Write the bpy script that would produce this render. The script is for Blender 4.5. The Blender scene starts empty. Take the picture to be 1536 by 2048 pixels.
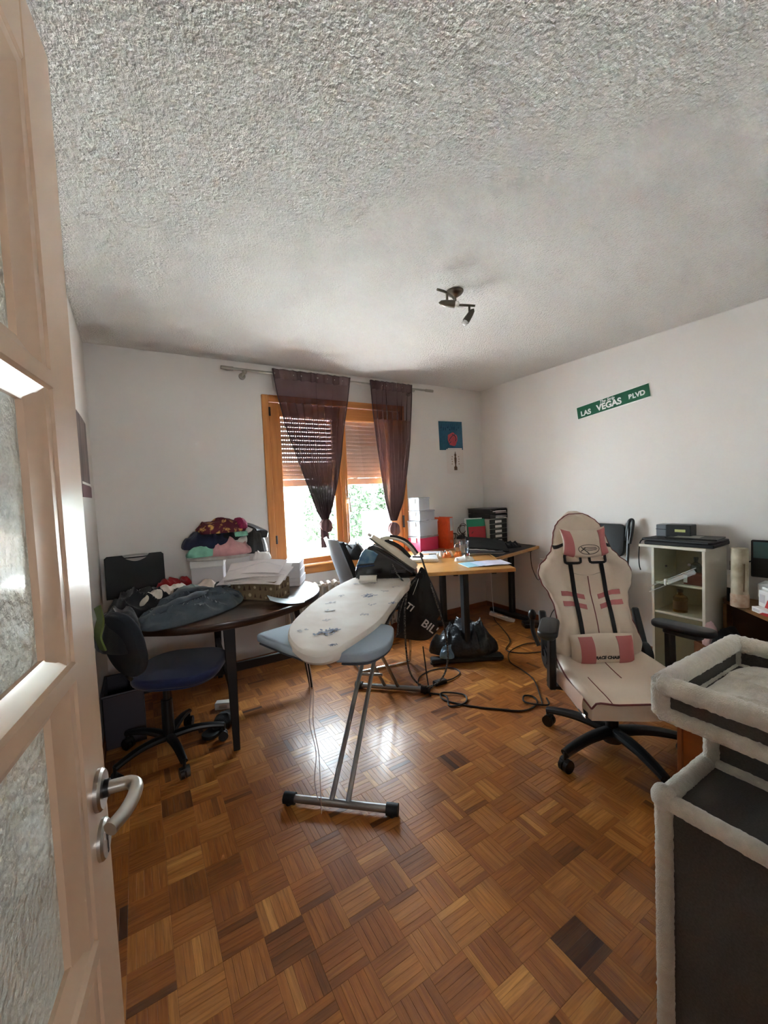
import bpy, bmesh, math, random
from mathutils import Vector, Matrix, noise
random.seed(7)
S = bpy.context.scene
COL = S.collection
R = math.radians
PI = math.pi

# ------------------------------------------------------------------ camera, world, sun, exposure
CAM_H = 1.3604
F_PX, YAW, PITCH, ROLL = 817.06, 0.5444, -0.0485, -0.0444
cy_, sy_, cp_, sp_ = math.cos(YAW), math.sin(YAW), math.cos(PITCH), math.sin(PITCH)
fwd = Vector((sy_ * cp_, cy_ * cp_, sp_)); rgt = Vector((cy_, -sy_, 0)); upv = rgt.cross(fwd)
r2 = math.cos(ROLL) * rgt + math.sin(ROLL) * upv
u2 = -math.sin(ROLL) * rgt + math.cos(ROLL) * upv
cd = bpy.data.cameras.new('camera'); cam = bpy.data.objects.new('camera', cd); COL.objects.link(cam)
cd.sensor_fit = 'VERTICAL'; cd.sensor_height = 36.0; cd.sensor_width = 27.0
cd.lens = F_PX / 2048 * 36.0; cd.clip_start = 0.02; cd.clip_end = 200
cam.matrix_world = Matrix(((r2.x, u2.x, -fwd.x, 0), (r2.y, u2.y, -fwd.y, 0), (r2.z, u2.z, -fwd.z, CAM_H), (0, 0, 0, 1)))
S.camera = cam

W = bpy.data.worlds.new('world'); S.world = W; W.use_nodes = True
bg = W.node_tree.nodes['Background']; bg.inputs[0].default_value = (0.80, 0.90, 1.0, 1); bg.inputs[1].default_value = 23.0
sd = bpy.data.lights.new('sun', 'SUN'); sd.energy = 68.0; sd.angle = R(0.6); sd.color = (0.93, 0.97, 1.0)
sun = bpy.data.objects.new('sun', sd); COL.objects.link(sun); sun.rotation_euler = Vector((0.56, 0.05, -0.82)).to_track_quat('-Z', 'Y').to_euler(); sun.location = (-5, -1, 8)
pd = bpy.data.lights.new('window_portal', 'AREA'); pd.shape = 'RECTANGLE'; pd.size = 1.40; pd.size_y = 1.52
pd.cycles.is_portal = True
portal = bpy.data.objects.new('window_portal', pd); COL.objects.link(portal)
portal.location = (1.636, 3.55, 1.44); portal.rotation_euler = (R(-90), 0, 0)
hd = bpy.data.lights.new('hall_fill', 'AREA'); hd.shape = 'DISK'; hd.size = 0.5; hd.energy = 6; hd.color = (0.96, 0.97, 1.0)  # unseen fill light, added in the hall to brighten the room from behind
hall = bpy.data.objects.new('hall_fill', hd); COL.objects.link(hall); hall.location = (0.3, -1.75, 1.55); hall.rotation_euler = (R(90), 0, 0)
vs = S.view_settings
vs.view_transform = 'Standard'; vs.look = 'None'; vs.gamma = 1.0; vs.use_curve_mapping = False
vs.exposure = 1.36
S.cycles.max_bounces = 12; S.cycles.diffuse_bounces = 7; S.cycles.glossy_bounces = 4
S.cycles.transmission_bounces = 8; S.cycles.transparent_max_bounces = 12
S.cycles.caustics_reflective = False; S.cycles.caustics_refractive = False
S.cycles.sample_clamp_indirect = 60.0
S.cycles.use_denoising = True

# ------------------------------------------------------------------ materials
def lin(c):
    return tuple((v / 255 / 12.92) if v / 255 <= 0.04045 else ((v / 255 + 0.055) / 1.055) ** 2.4 for v in c)
MATS = {}
def mat(name, col, rough=0.6, metal=0.0, bump=None, vary=None, coat=0.0, trans=0.0, sheen=0.0, alpha=1.0, emit=None, spec=0.5, stretch=None, ior=1.5):
    """col in sRGB 0-255; bump=(scale,strength,distance); vary=(scale, second colour, contrast)"""
    if name in MATS: return MATS[name]
    m = bpy.data.materials.new(name); m.use_nodes = True; nt = m.node_tree; b = nt.nodes['Principled BSDF']
    b.inputs['Base Color'].default_value = (*lin(col), 1); b.inputs['Roughness'].default_value = rough
    b.inputs['Metallic'].default_value = metal; b.inputs['Coat Weight'].default_value = coat
    b.inputs['Transmission Weight'].default_value = trans; b.inputs['Sheen Weight'].default_value = sheen
    b.inputs['Alpha'].default_value = alpha; b.inputs['Specular IOR Level'].default_value = spec; b.inputs['IOR'].default_value = ior
    if coat: b.inputs['Coat Roughness'].default_value = 0.12
    if emit: b.inputs['Emission Color'].default_value = (*lin(emit[0]), 1); b.inputs['Emission Strength'].default_value = emit[1]
    tc = nt.nodes.new('ShaderNodeTexCoord'); src = tc.outputs['Object']
    if stretch:
        mp = nt.nodes.new('ShaderNodeMapping'); mp.inputs['Scale'].default_value = stretch
        nt.links.new(src, mp.inputs[0]); src = mp.outputs[0]
    if vary:
        n = nt.nodes.new('ShaderNodeTexNoise'); n.inputs['Scale'].default_value = vary[0]; n.inputs['Detail'].default_value = 4
        nt.links.new(src, n.inputs['Vector'])
        cr = nt.nodes.new('ShaderNodeValToRGB'); k = vary[2] if len(vary) > 2 else 0.5; ctr = vary[3] if len(vary) > 3 else 0.5
        cr.color_ramp.elements[0].position = ctr - 0.5 * k; cr.color_ramp.elements[1].position = min(1, ctr + 0.5 * k)
        cr.color_ramp.elements[0].color = (*lin(col), 1); cr.color_ramp.elements[1].color = (*lin(vary[1]), 1)
        nt.links.new(n.outputs[0], cr.inputs[0]); nt.links.new(cr.outputs[0], b.inputs['Base Color'])
    if bump:
        n2 = nt.nodes.new('ShaderNodeTexNoise'); n2.inputs['Scale'].default_value = bump[0]; n2.inputs['Detail'].default_value = 3
        nt.links.new(src, n2.inputs['Vector'])
        bp = nt.nodes.new('ShaderNodeBump'); bp.inputs['Strength'].default_value = bump[1]
        bp.inputs['Distance'].default_value = bump[2] if len(bump) > 2 else 0.01
        nt.links.new(n2.outputs[0], bp.inputs['Height']); nt.links.new(bp.outputs[0], b.inputs['Normal'])
    MATS[name] = m
    return m

wall_m = mat('wall_paint', (226, 222, 218), 0.85, bump=(260, 0.25, 0.002), spec=0.2)
ceil_m = mat('ceiling_plaster', (240, 237, 233), 0.9, bump=(110, 1.0, 0.030), spec=0.15)
base_m = mat('skirting_wood', (150, 88, 45), 0.45, vary=(6, (118, 66, 32)), stretch=(1, 1, 6))
pine_m = mat('window_pine', (216, 146, 74), 0.4, vary=(5, (192, 120, 56)), stretch=(8, 8, 0.7), coat=0.2)
pineh_m = mat('window_pine_rail', (216, 146, 74), 0.4, vary=(5, (192, 120, 56)), stretch=(0.7, 8, 8), coat=0.2)
door_m = mat('door_beige_lacquer', (200, 172, 146), 0.34, vary=(3, (192, 163, 137)), bump=(30, 0.05, 0.002), coat=0.15)
steel_m = mat('brushed_steel', (170, 165, 158), 0.3, 1.0)
dsteel_m = mat('dark_nickel', (120, 112, 100), 0.35, 1.0)
alu_m = mat('satin_aluminium', (190, 186, 180), 0.32, 1.0)
black_m = mat('black_plastic', (20, 20, 21), 0.38)
blackmat_m = mat('matte_black', (16, 16, 17), 0.7)
blackfab_m = mat('black_fabric', (19, 19, 22), 0.9, bump=(160, 0.4, 0.003), sheen=0.2)
rubber_m = mat('rubber', (14, 13, 13), 0.6)
white_m = mat('white_plastic', (232, 230, 226), 0.4)
paper_m = mat('white_paper', (228, 224, 220), 0.8, vary=(9, (216, 211, 208)))
card_m = mat('grey_card', (200, 196, 198), 0.75)
walnut_m = mat('dark_walnut', (62, 38, 24), 0.28, vary=(7, (42, 25, 16)), stretch=(0.6, 6, 6), coat=0.3)
walnutleg_m = mat('dark_walnut_leg', (26, 17, 13), 0.45, vary=(7, (19, 12, 9)), spec=0.3)
beech_m = mat('beech_top', (204, 150, 84), 0.35, vary=(5, (184, 128, 66)), stretch=(1, 6, 6), coat=0.2)
deskframe_m = mat('dark_grey_steel', (44, 46, 48), 0.45, 0.3)
leather_m = mat('cream_leatherette', (222, 203, 183), 0.42, bump=(55, 0.12, 0.004), vary=(4, (210, 190, 170)))
pink_m = mat('rose_leatherette', (186, 104, 102), 0.45, bump=(50, 0.15, 0.004))
piping_m = mat('dark_rose_piping', (120, 50, 48), 0.55)
plush_m = mat('cream_plush', (232, 225, 210), 1.0, bump=(420, 0.9, 0.004), vary=(60, (212, 204, 188)), sheen=0.8)
felt_m = mat('charcoal_felt', (84, 79, 74), 0.95, bump=(300, 0.4, 0.002), vary=(250, (70, 65, 61)))
chrome_m = mat('chrome', (205, 205, 205), 0.12, 1.0)

def glass_mat(name, tint=(1, 1, 1), rough=0.0):
    m = bpy.data.materials.new(name); m.use_nodes = True; nt = m.node_tree; nt.nodes.clear()
    o = nt.nodes.new('ShaderNodeOutputMaterial'); mx = nt.nodes.new('ShaderNodeMixShader'); lw = nt.nodes.new('ShaderNodeLayerWeight')
    pw = nt.nodes.new('ShaderNodeMath'); pw.operation = 'POWER'; pw.inputs[1].default_value = 5.0; nt.links.new(lw.outputs['Facing'], pw.inputs[0])
    fr = nt.nodes.new('ShaderNodeMath'); fr.operation = 'MULTIPLY_ADD'; fr.inputs[1].default_value = 0.9; fr.inputs[2].default_value = 0.03; nt.links.new(pw.outputs[0], fr.inputs[0])
    t = nt.nodes.new('ShaderNodeBsdfTransparent'); g = nt.nodes.new('ShaderNodeBsdfGlossy')
    t.inputs[0].default_value = (*tint, 1); g.inputs['Roughness'].default_value = rough; lw.inputs[0].default_value = 0.5
    nt.links.new(fr.outputs[0], mx.inputs[0]); nt.links.new(t.outputs[0], mx.inputs[1]); nt.links.new(g.outputs[0], mx.inputs[2])
    nt.links.new(mx.outputs[0], o.inputs[0]); return m
pane_m = glass_mat('window_glass', (0.96, 0.98, 0.97))
cabglass_m = glass_mat('cabinet_glass', (0.9, 0.92, 0.88))
clearplastic_m = mat('clear_plastic', (215, 220, 228), 0.25, alpha=0.45)
frost_m = mat('frosted_glass', (226, 230, 220), 0.32, bump=(110, 1.0, 0.012), trans=0.12, coat=0.5)
mugglass_m = mat('mug_glass', (235, 240, 245), 0.03, trans=1.0)

def curtain_mat():
    """voile: what shows through falls off with the layers the gathering piles up (mesh attribute 'gather')"""
    m = bpy.data.materials.new('sheer_plum_voile'); m.use_nodes = True; nt = m.node_tree; nt.nodes.clear(); L = nt.links.new
    N = nt.nodes.new
    o = N('ShaderNodeOutputMaterial'); mx = N('ShaderNodeMixShader'); mx2 = N('ShaderNodeMixShader')
    t = N('ShaderNodeBsdfTransparent'); d = N('ShaderNodeBsdfDiffuse'); tr = N('ShaderNodeBsdfTranslucent')
    t.inputs[0].default_value = (*lin((236, 214, 216)), 1)
    d.inputs[0].default_value = (*lin((96, 78, 78)), 1); tr.inputs[0].default_value = (*lin((140, 102, 108)), 1)
    at = N('ShaderNodeAttribute'); at.attribute_name = 'gather'
    p1 = N('ShaderNodeMath'); p1.operation = 'POWER'; p1.inputs[0].default_value = 0.37; L(at.outputs['Fac'], p1.inputs[1])
    p2 = N('ShaderNodeMath'); p2.operation = 'POWER'; p2.inputs[0].default_value = 0.20; L(at.outputs['Fac'], p2.inputs[1])
    iv = N('ShaderNodeMath'); iv.operation = 'SUBTRACT'; iv.inputs[0].default_value = 1.0; L(p1.outputs[0], iv.inputs[1])
    L(p2.outputs[0], mx2.inputs[0]); L(d.outputs[0], mx2.inputs[1]); L(tr.outputs[0], mx2.inputs[2])
    L(iv.outputs[0], mx.inputs[0]); L(t.outputs[0], mx.inputs[1]); L(mx2.outputs[0], mx.inputs[2])
    L(mx.outputs[0], o.inputs[0]); return m
curtain_m = curtain_mat()

def parquet_mat():
    m = bpy.data.materials.new('oak_parquet'); m.use_nodes = True; nt = m.node_tree; b = nt.nodes['Principled BSDF']; L = nt.links.new
    at = nt.nodes.new('ShaderNodeAttribute'); at.attribute_name = 'tone'
    uv = nt.nodes.new('ShaderNodeUVMap'); uv.uv_map = 'UVMap'
    mp = nt.nodes.new('ShaderNodeMapping'); mp.inputs['Scale'].default_value = (9, 130, 1); L(uv.outputs[0], mp.inputs[0])
    n = nt.nodes.new('ShaderNodeTexNoise'); n.inputs['Scale'].default_value = 1.0; n.inputs['Detail'].default_value = 5; n.inputs['Distortion'].default_value = 0.6
    L(mp.outputs[0], n.inputs['Vector'])
    cr = nt.nodes.new('ShaderNodeValToRGB')
    cr.color_ramp.elements.new(0.5)
    for e, (p, c) in zip(cr.color_ramp.elements, ((0.0, (70, 34, 14)), (0.5, (170, 102, 42)), (1.0, (222, 158, 80)))):
        e.position = p; e.color = (*lin(c), 1)
    L(at.outputs['Fac'], cr.inputs[0])
    gr = nt.nodes.new('ShaderNodeValToRGB'); gr.color_ramp.elements[0].position = 0.32; gr.color_ramp.elements[1].position = 0.62
    gr.color_ramp.elements[0].color = (0.62, 0.56, 0.5, 1); gr.color_ramp.elements[1].color = (1, 1, 1, 1); L(n.outputs[0], gr.inputs[0])
    mx = nt.nodes.new('ShaderNodeMix'); mx.data_type = 'RGBA'; mx.blend_type = 'MULTIPLY'; mx.inputs[0].default_value = 0.9
    L(cr.outputs[0], mx.inputs[6]); L(gr.outputs[0], mx.inputs[7]); L(mx.outputs[2], b.inputs['Base Color'])
    b.inputs['Roughness'].default_value = 0.42; b.inputs['Specular IOR Level'].default_value = 0.35; b.inputs['Coat Weight'].default_value = 0.4; b.inputs['Coat Roughness'].default_value = 0.2
    bp = nt.nodes.new('ShaderNodeBump'); bp.inputs['Strength'].default_value = 0.22; bp.inputs['Distance'].default_value = 0.002
    L(n.outputs[0], bp.inputs['Height']); L(bp.outputs[0], b.inputs['Normal'])
    return m
parquet_m = parquet_mat()

# ------------------------------------------------------------------ mesh helpers
def Rz(a): return Matrix.Rotation(a, 4, 'Z')
def frame(p, q):
    z = (Vector(q) - Vector(p)); l = z.length; z = z / max(l, 1e-9)
    x = Vector((0, 0, 1)).cross(z)
    if x.length < 1e-4: x = Vector((1, 0, 0))
    x.normalize(); y = z.cross(x)
    return Matrix(((x.x, y.x, z.x, p[0]), (x.y, y.y, z.y, p[1]), (x.z, y.z, z.z, p[2]), (0, 0, 0, 1))), l

class MB:
    def __init__(s): s.bm = bmesh.new()
    def _merge(s, t, M=None):
        if M is not None: bmesh.ops.transform(t, matrix=M, verts=t.verts)
        mp = [s.bm.verts.new(v.co) for v in t.verts]
        t.verts.index_update()
        for f in t.faces:
            try: s.bm.faces.new([mp[v.index] for v in f.verts])
            except ValueError: pass
        t.free()
    def box(s, c, d, bev=0.0, M=None, seg=1):
        t = bmesh.new(); bmesh.ops.create_cube(t, size=1)
        bmesh.ops.scale(t, vec=d, verts=t.verts)
        if bev: bmesh.ops.bevel(t, geom=t.edges[:], offset=min(bev, min(d) * 0.45), segments=seg, affect='EDGES', profile=0.5)
        bmesh.ops.translate(t, vec=c, verts=t.verts); s._merge(t, M); return s
    def span(s, a, b, bev=0.0, M=None, seg=1):
        return s.box([(a[i] + b[i]) / 2 for i in range(3)], [abs(b[i] - a[i]) for i in range(3)], bev, M, seg)
    def bar(s, p, q, w, h, bev=0.0, w2=None, h2=None):
        M, l = frame(p, q); t = bmesh.new(); bmesh.ops.create_cube(t, size=1)
        for v in t.verts:
            e = v.co.z > 0
            v.co = Vector((v.co.x * ((w2 if w2 else w) if e else w), v.co.y * ((h2 if h2 else h) if e else h), l if e else 0))
        if bev: bmesh.ops.bevel(t, geom=t.edges[:], offset=bev, segments=1, affect='EDGES')
        s._merge(t, M); return s
    def tube(s, pts, r, n=10, caps=True, flat=1.0):
        pts = [Vector(p) for p in pts]; m = len(pts); rs = r if isinstance(r, (list, tuple)) else [r] * m
        t = bmesh.new(); rings = []; px = None
        for i, p in enumerate(pts):
            d = (pts[min(i + 1, m - 1)] - pts[max(i - 1, 0)]).normalized()
            if px is None:
                px = Vector((0, 0, 1)).cross(d)
                if px.length < 1e-3: px = Vector((1, 0, 0))
            px = (px - d * px.dot(d)).normalized(); py = d.cross(px)
            rings.append([t.verts.new(p + (px * math.cos(2 * PI * k / n) + py * math.sin(2 * PI * k / n) * flat) * rs[i]) for k in range(n)])
        for a, b in zip(rings, rings[1:]):
            for k in range(n): t.faces.new((a[k], a[(k + 1) % n], b[(k + 1) % n], b[k]))
        if caps: t.faces.new(rings[0][::-1]); t.faces.new(rings[-1])
        s._merge(t); return s
    def cyl(s, p, q, r, r2=None, n=16): return s.tube([p, q], [r, r if r2 is None else r2], n)
    def lathe(s, prof, c=(0, 0, 0), n=20, M=None):
        t = bmesh.new(); rings = [[t.verts.new((r * math.cos(2 * PI * k / n), r * math.sin(2 * PI * k / n), z)) for k in range(n)] for r, z in prof]
        for a, b in zip(rings, rings[1:]):
            for k in range(n): t.faces.new((a[k], a[(k + 1) % n], b[(k + 1) % n], b[k]))
        t.faces.new(rings[0][::-1]); t.faces.new(rings[-1])
        bmesh.ops.translate(t, vec=c, verts=t.verts); s._merge(t, M); return s
    def prism(s, poly, z0, z1, bev=0.0, M=None, seg=1):
        t = bmesh.new(); n = len(poly)
        a = [t.verts.new((x, y, z0)) for x, y in poly]; b = [t.verts.new((x, y, z1)) for x, y in poly]
        t.faces.new(a[::-1]); t.faces.new(b)
        for k in range(n): t.faces.new((a[k], a[(k + 1) % n], b[(k + 1) % n], b[k]))
        bmesh.ops.recalc_face_normals(t, faces=t.faces)
        if bev:
            ed = [e for e in t.edges if abs(e.verts[0].co.z - e.verts[1].co.z) < 1e-6]
            bmesh.ops.bevel(t, geom=ed, offset=bev, segments=seg, affect='EDGES', profile=0.5)
        s._merge(t, M); return s
    def ball(s, c, r, u=16, v=10, M=None):
        t = bmesh.new(); bmesh.ops.create_uvsphere(t, u_segments=u, v_segments=v, radius=1)
        bmesh.ops.scale(t, vec=r if isinstance(r, (tuple, list)) else (r, r, r), verts=t.verts)
        if M is not None: bmesh.ops.transform(t, matrix=M, verts=t.verts)
        bmesh.ops.translate(t, vec=c, verts=t.verts); s._merge(t); return s
    def grid(s, fn, nu, nv, closed=False, M=None):
        t = bmesh.new(); g = [[t.verts.new(fn(i / nu, j / nv)) for j in range(nv + 1)] for i in range(nu + 1)]
        for i in range(nu):
            for j in range(nv): t.faces.new((g[i][j], g[i + 1][j], g[i + 1][j + 1], g[i][j + 1]))
        if closed: bmesh.ops.remove_doubles(t, verts=t.verts, dist=1e-5)
        s._merge(t, M); return s
    def shell(s, fn, nu, nv, th):
        """sheet of thickness th"""
        t = bmesh.new(); g = [[t.verts.new(fn(i / nu, j / nv)) for j in range(nv + 1)] for i in range(nu + 1)]
        for i in range(nu):
            for j in range(nv): t.faces.new((g[i][j], g[i + 1][j], g[i + 1][j + 1], g[i][j + 1]))
        bmesh.ops.recalc_face_normals(t, faces=t.faces); bmesh.ops.solidify(t, geom=t.faces[:], thickness=th)
        s._merge(t); return s

def wm(o):
    M = o.matrix_basis.copy()
    while o.parent: o = o.parent; M = o.matrix_basis @ M
    return M
def obj(name, mb, m, parent=None, world=True, smooth=35, recalc=True):
    bm = mb.bm
    if parent is not None and world: bmesh.ops.transform(bm, matrix=wm(parent).inverted(), verts=bm.verts)
    if recalc: bmesh.ops.recalc_face_normals(bm, faces=bm.faces)
    if smooth:
        for e in bm.edges:
            if len(e.link_faces) == 2: e.smooth = e.calc_face_angle(0) < R(smooth)
        for f in bm.faces: f.smooth = True
    me = bpy.data.meshes.new(name); bm.to_mesh(me); bm.free(); me.materials.append(m)
    o = bpy.data.objects.new(name, me); COL.objects.link(o)
    if parent is not None: o.parent = parent
    return o
def tag(o, label, cat, group=None):
    o['label'] = label; o['category'] = cat
    if group: o['group'] = group
    return o
def thing(name, label, cat, loc, rz=0.0, group=None):
    o = bpy.data.objects.new(name, None); COL.objects.link(o); o.empty_display_size = 0.1
    o.matrix_basis = Matrix.Translation(loc) @ Rz(rz)
    return tag(o, label, cat, group)
def struct(name, mb, m, **k):
    o = obj(name, mb, m, **k); o['kind'] = 'structure'; return o
def single(name, mb, m, label, cat, group=None, **k): return tag(obj(name, mb, m, **k), label, cat, group)
def text(name, body, size, M, m, parent=None, extrude=0.0006, offset=0.0, shear=0.0, align='CENTER', sx=1.0):
    c = bpy.data.curves.new(name, 'FONT'); c.body = body; c.size = size; c.extrude = extrude; c.offset = offset; c.shear = shear
    c.align_x = align; c.align_y = 'CENTER'; c.materials.append(m)
    tmp = bpy.data.objects.new(name, c); COL.objects.link(tmp)
    me = bpy.data.meshes.new_from_object(tmp.evaluated_get(bpy.context.evaluated_depsgraph_get()))
    bpy.data.objects.remove(tmp); o = bpy.data.objects.new(name, me); COL.objects.link(o)
    M = M @ Matrix.Diagonal((sx, 1, 1, 1))
    if parent is not None: o.parent = parent; M = wm(parent).inverted() @ M
    o.matrix_basis = M; return o
def plane_frame(o, x, y):
    x = Vector(x).normalized(); y = Vector(y); y = (y - x * y.dot(x)).normalized(); z = x.cross(y)
    return Matrix(((x.x, y.x, z.x, o[0]), (x.y, y.y, z.y, o[1]), (x.z, y.z, z.z, o[2]), (0, 0, 0, 1)))
def smoothpts(pts, k=6):
    """Catmull-Rom through pts"""
    P = [Vector(p) for p in pts]; out = []
    for i in range(len(P) - 1):
        a, b, c, d = P[max(i - 1, 0)], P[i], P[i + 1], P[min(i + 2, len(P) - 1)]
        for j in range(k):
            t = j / k
            out.append(0.5 * ((2 * b) + (c - a) * t + (2 * a - 5 * b + 4 * c - d) * t * t + (3 * b - a - 3 * c + d) * t ** 3))
    out.append(P[-1]); return out
def interp(tab, t):
    for (a, va), (b, vb) in zip(tab, tab[1:]):
        if t <= b:
            k = max(0.0, (t - a) / (b - a)); k = k * k * (3 - 2 * k) if False else k
            return va + (vb - va) * k
    return tab[-1][1]

# ------------------------------------------------------------------ room shell
XL, XR, YB, YF, ZC = -0.2366, 3.398, 3.4085, -0.12, 2.45
WX0, WX1, WZ0, WZ1 = 0.955, 2.318, 0.70, 2.185        # window opening
b = MB()
b.span((XL - .2, YB, -0.1), (WX0, YB + .22, ZC + .2)); b.span((WX1, YB, -0.1), (XR + .2, YB + .22, ZC + .2))
b.span((WX0, YB, -0.1), (WX1, YB + .22, WZ0)); b.span((WX0, YB, WZ1), (WX1, YB + .22, ZC + .2))
struct('wall_back', b, wall_m)
struct('wall_left', MB().span((XL - .2, YF - .18, -.1), (XL, YB, ZC + .2)), wall_m)
struct('wall_right', MB().span((XR, YF - .18, -.1), (XR + .2, YB, ZC + .2)), wall_m)
b = MB(); DX0, DX1, DZ = -0.20, 0.70, 2.02
b.span((XL, YF - .18, -.1), (DX0, YF, ZC + .2)); b.span((DX1, YF - .18, -.1), (XR, YF, ZC + .2)); b.span((DX0, YF - .18, DZ), (DX1, YF, ZC + .2))
struct('wall_front', b, wall_m)
struct('ceiling', MB().span((XL - .2, YF - .18, ZC), (XR + .2, YB + .22, ZC + .2)), ceil_m)
# hall behind the doorway
b = MB(); hx0, hx1, hy0 = -1.2, 2.0, -1.9
b.span((hx0 - .1, hy0 - .1, -.1), (hx1 + .1, hy0, ZC + .2)); b.span((hx0 - .1, hy0, -.1), (hx0, YF - .18, ZC + .2)); b.span((hx1, hy0, -.1), (hx1 + .1, YF - .18, ZC + .2))
b.span((hx0, YF - .181, -.1), (XL, YF - .15, ZC + .2))
struct('wall_hall', b, wall_m)
struct('ceiling_hall', MB().span((hx0 - .1, hy0 - .1, ZC), (hx1 + .1, YF - .18, ZC + .2)), ceil_m)
struct('floor_hall', MB().span((hx0 - .1, hy0 - .1, -.1), (hx1 + .1, YF - .02, -0.001)), base_m)
for nm, a, c in (('baseboard_back', (XL, YB - .014, 0), (XR, YB, .057)), ('baseboard_left', (XL, YF, 0), (XL + .014, YB - .014, .057)),
                 ('baseboard_right', (XR - .014, YF, 0), (XR, YB - .014, .057)), ('baseboard_front', (.80, YF, 0), (XR - .014, YF + .014, .057))):
    struct(nm, MB().span(a, c, .003), base_m)
b = MB(); b.span((DX0 - .03, YF - .2, 0), (DX0 + .015, YF + .012, DZ)); b.span((DX1 - .02, YF - .2, 0), (DX1 + .07, YF + .015, DZ + .06)); b.span((DX0 - .03, YF - .2, DZ - .02), (DX1 - .02, YF + .015, DZ + .06))
struct('trim_1', b, door_m)

# ------------------------------------------------------------------ parquet floor
TILE = 0.121; FX0, FY0 = 1.102, 0.767
fl = MB(); fl.span((XL, YF - .02, -.1), (XR, YB, -.011)); floor = struct('floor', fl, blackmat_m)
def slat_geo(V, F, UV, T, x0, y0, x1, y1, along_x, tone, dz):
    g, c = 0.00018, 0.0006; x0 += g; y0 += g; x1 -= g; y1 -= g; k = len(V); ox, oy = random.random() * 20, random.random() * 20
    zt = dz
    for z, i in ((-.010, 0), (zt - .0004, 0), (zt, c)):
        V += [(x0 + i, y0 + i, z), (x1 - i, y0 + i, z), (x1 - i, y1 - i, z), (x0 + i, y1 - i, z)]
    fs = [(8, 9, 10, 11)] + [(r + j, r + (j + 1) % 4, r + 4 + (j + 1) % 4, r + 4 + j) for r in (0, 4) for j in range(4)]
    for f in fs:
        F.append([k + j for j in f]); T.append(tone)
        for j in f:
            x, y, _ = V[k + j]; UV.append((ox + x, oy + y) if along_x else (ox + y, oy + x))
def slat_mesh(name, V, F, UV, T):
    me = bpy.data.meshes.new(name); me.from_pydata(V, [], F); me.materials.append(parquet_m)
    l = me.uv_layers.new(name='UVMap'); l.data.foreach_set('uv', [c for u in UV for c in u])
    a = me.attributes.new('tone', 'FLOAT', 'FACE'); a.data.foreach_set('value', T); return me
def project(p):
    d = Vector(p) - Vector((0, 0, CAM_H)); z = d.dot(fwd)
    return (768 + F_PX * d.dot(r2) / z, 1024 - F_PX * d.dot(u2) / z, z) if z > .05 else (0, 0, -1)
tiles = []
i0, i1 = int((XL - FX0) / TILE) - 1, int((XR - FX0) / TILE) + 1
j0, j1 = int((YF - FY0) / TILE) - 1, int((YB - FY0) / TILE) + 1
rt = random.Random(21)
for i in range(i0, i1 + 1):
    for j in range(j0, j1 + 1):
        x0, y0 = FX0 + i * TILE, FY0 + j * TILE
        ax = (i + j) % 2 == 0
        tt = min(1, max(0, rt.gauss(0.52, 0.09)))
        if (i, j) == (-1, -1): tt = 0.06                      # the one very dark block near the tower
        sl = []
        for k in range(5):
            a = k * TILE / 5; w = TILE / 5
            q = (x0, y0 + a, x0 + TILE, y0 + a + w) if ax else (x0 + a, y0, x0 + a + w, y0 + TILE)
            q = (max(q[0], XL + .001), max(q[1], YF), min(q[2], XR - .001), min(q[3], YB - .001))
            tn = min(1, max(0, tt + rt.gauss(0, 0.05) + (rt.choice((0.3, -0.28)) if rt.random() < 0.07 and tt > .1 else 0)))
            if q[2] - q[0] > .004 and q[3] - q[1] > .004: sl.append((*q, ax, tn, rt.uniform(-.0003, .0003)))
        if sl:
            u, v, z = project((x0 + TILE / 2, y0 + TILE / 2, 0))
            vis = 225 < u < 1560 and v < 2110 and z > 0 and not (u > 1330 and v > 1590)
            tiles.append((z if vis else 99, sl, (x0, y0)))
tiles.sort(key=lambda t: t[0])
rest = ([], [], [], [])
for n, (z, sl, (x0, y0)) in enumerate(tiles):
    if n < 300 and z < 99:
        if n < 60:
            q = (max(x0, XL + .001), max(y0, YF), min(x0 + TILE, XR), min(y0 + TILE, YB))
            blk = obj('parquet_block', MB().span((q[0] + .0005, q[1] + .0005, -.0108), (q[2] - .0005, q[3] - .0005, -.0101)), blackmat_m, floor)
            for s in sl:
                g = ([], [], [], []); slat_geo(*g, *s); o = bpy.data.objects.new('parquet_slat', slat_mesh('parquet_slat', *g)); COL.objects.link(o); o.parent = blk
        else:
            g = ([], [], [], [])
            for s in sl: slat_geo(*g, *s)
            o = bpy.data.objects.new('parquet_block', slat_mesh('parquet_block', *g)); COL.objects.link(o); o.parent = floor
    else:
        for s in sl: slat_geo(*rest, *s)
o = bpy.data.objects.new('parquet_field', slat_mesh('parquet_field', *rest)); COL.objects.link(o); o.parent = floor; o['kind'] = 'stuff'

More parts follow.
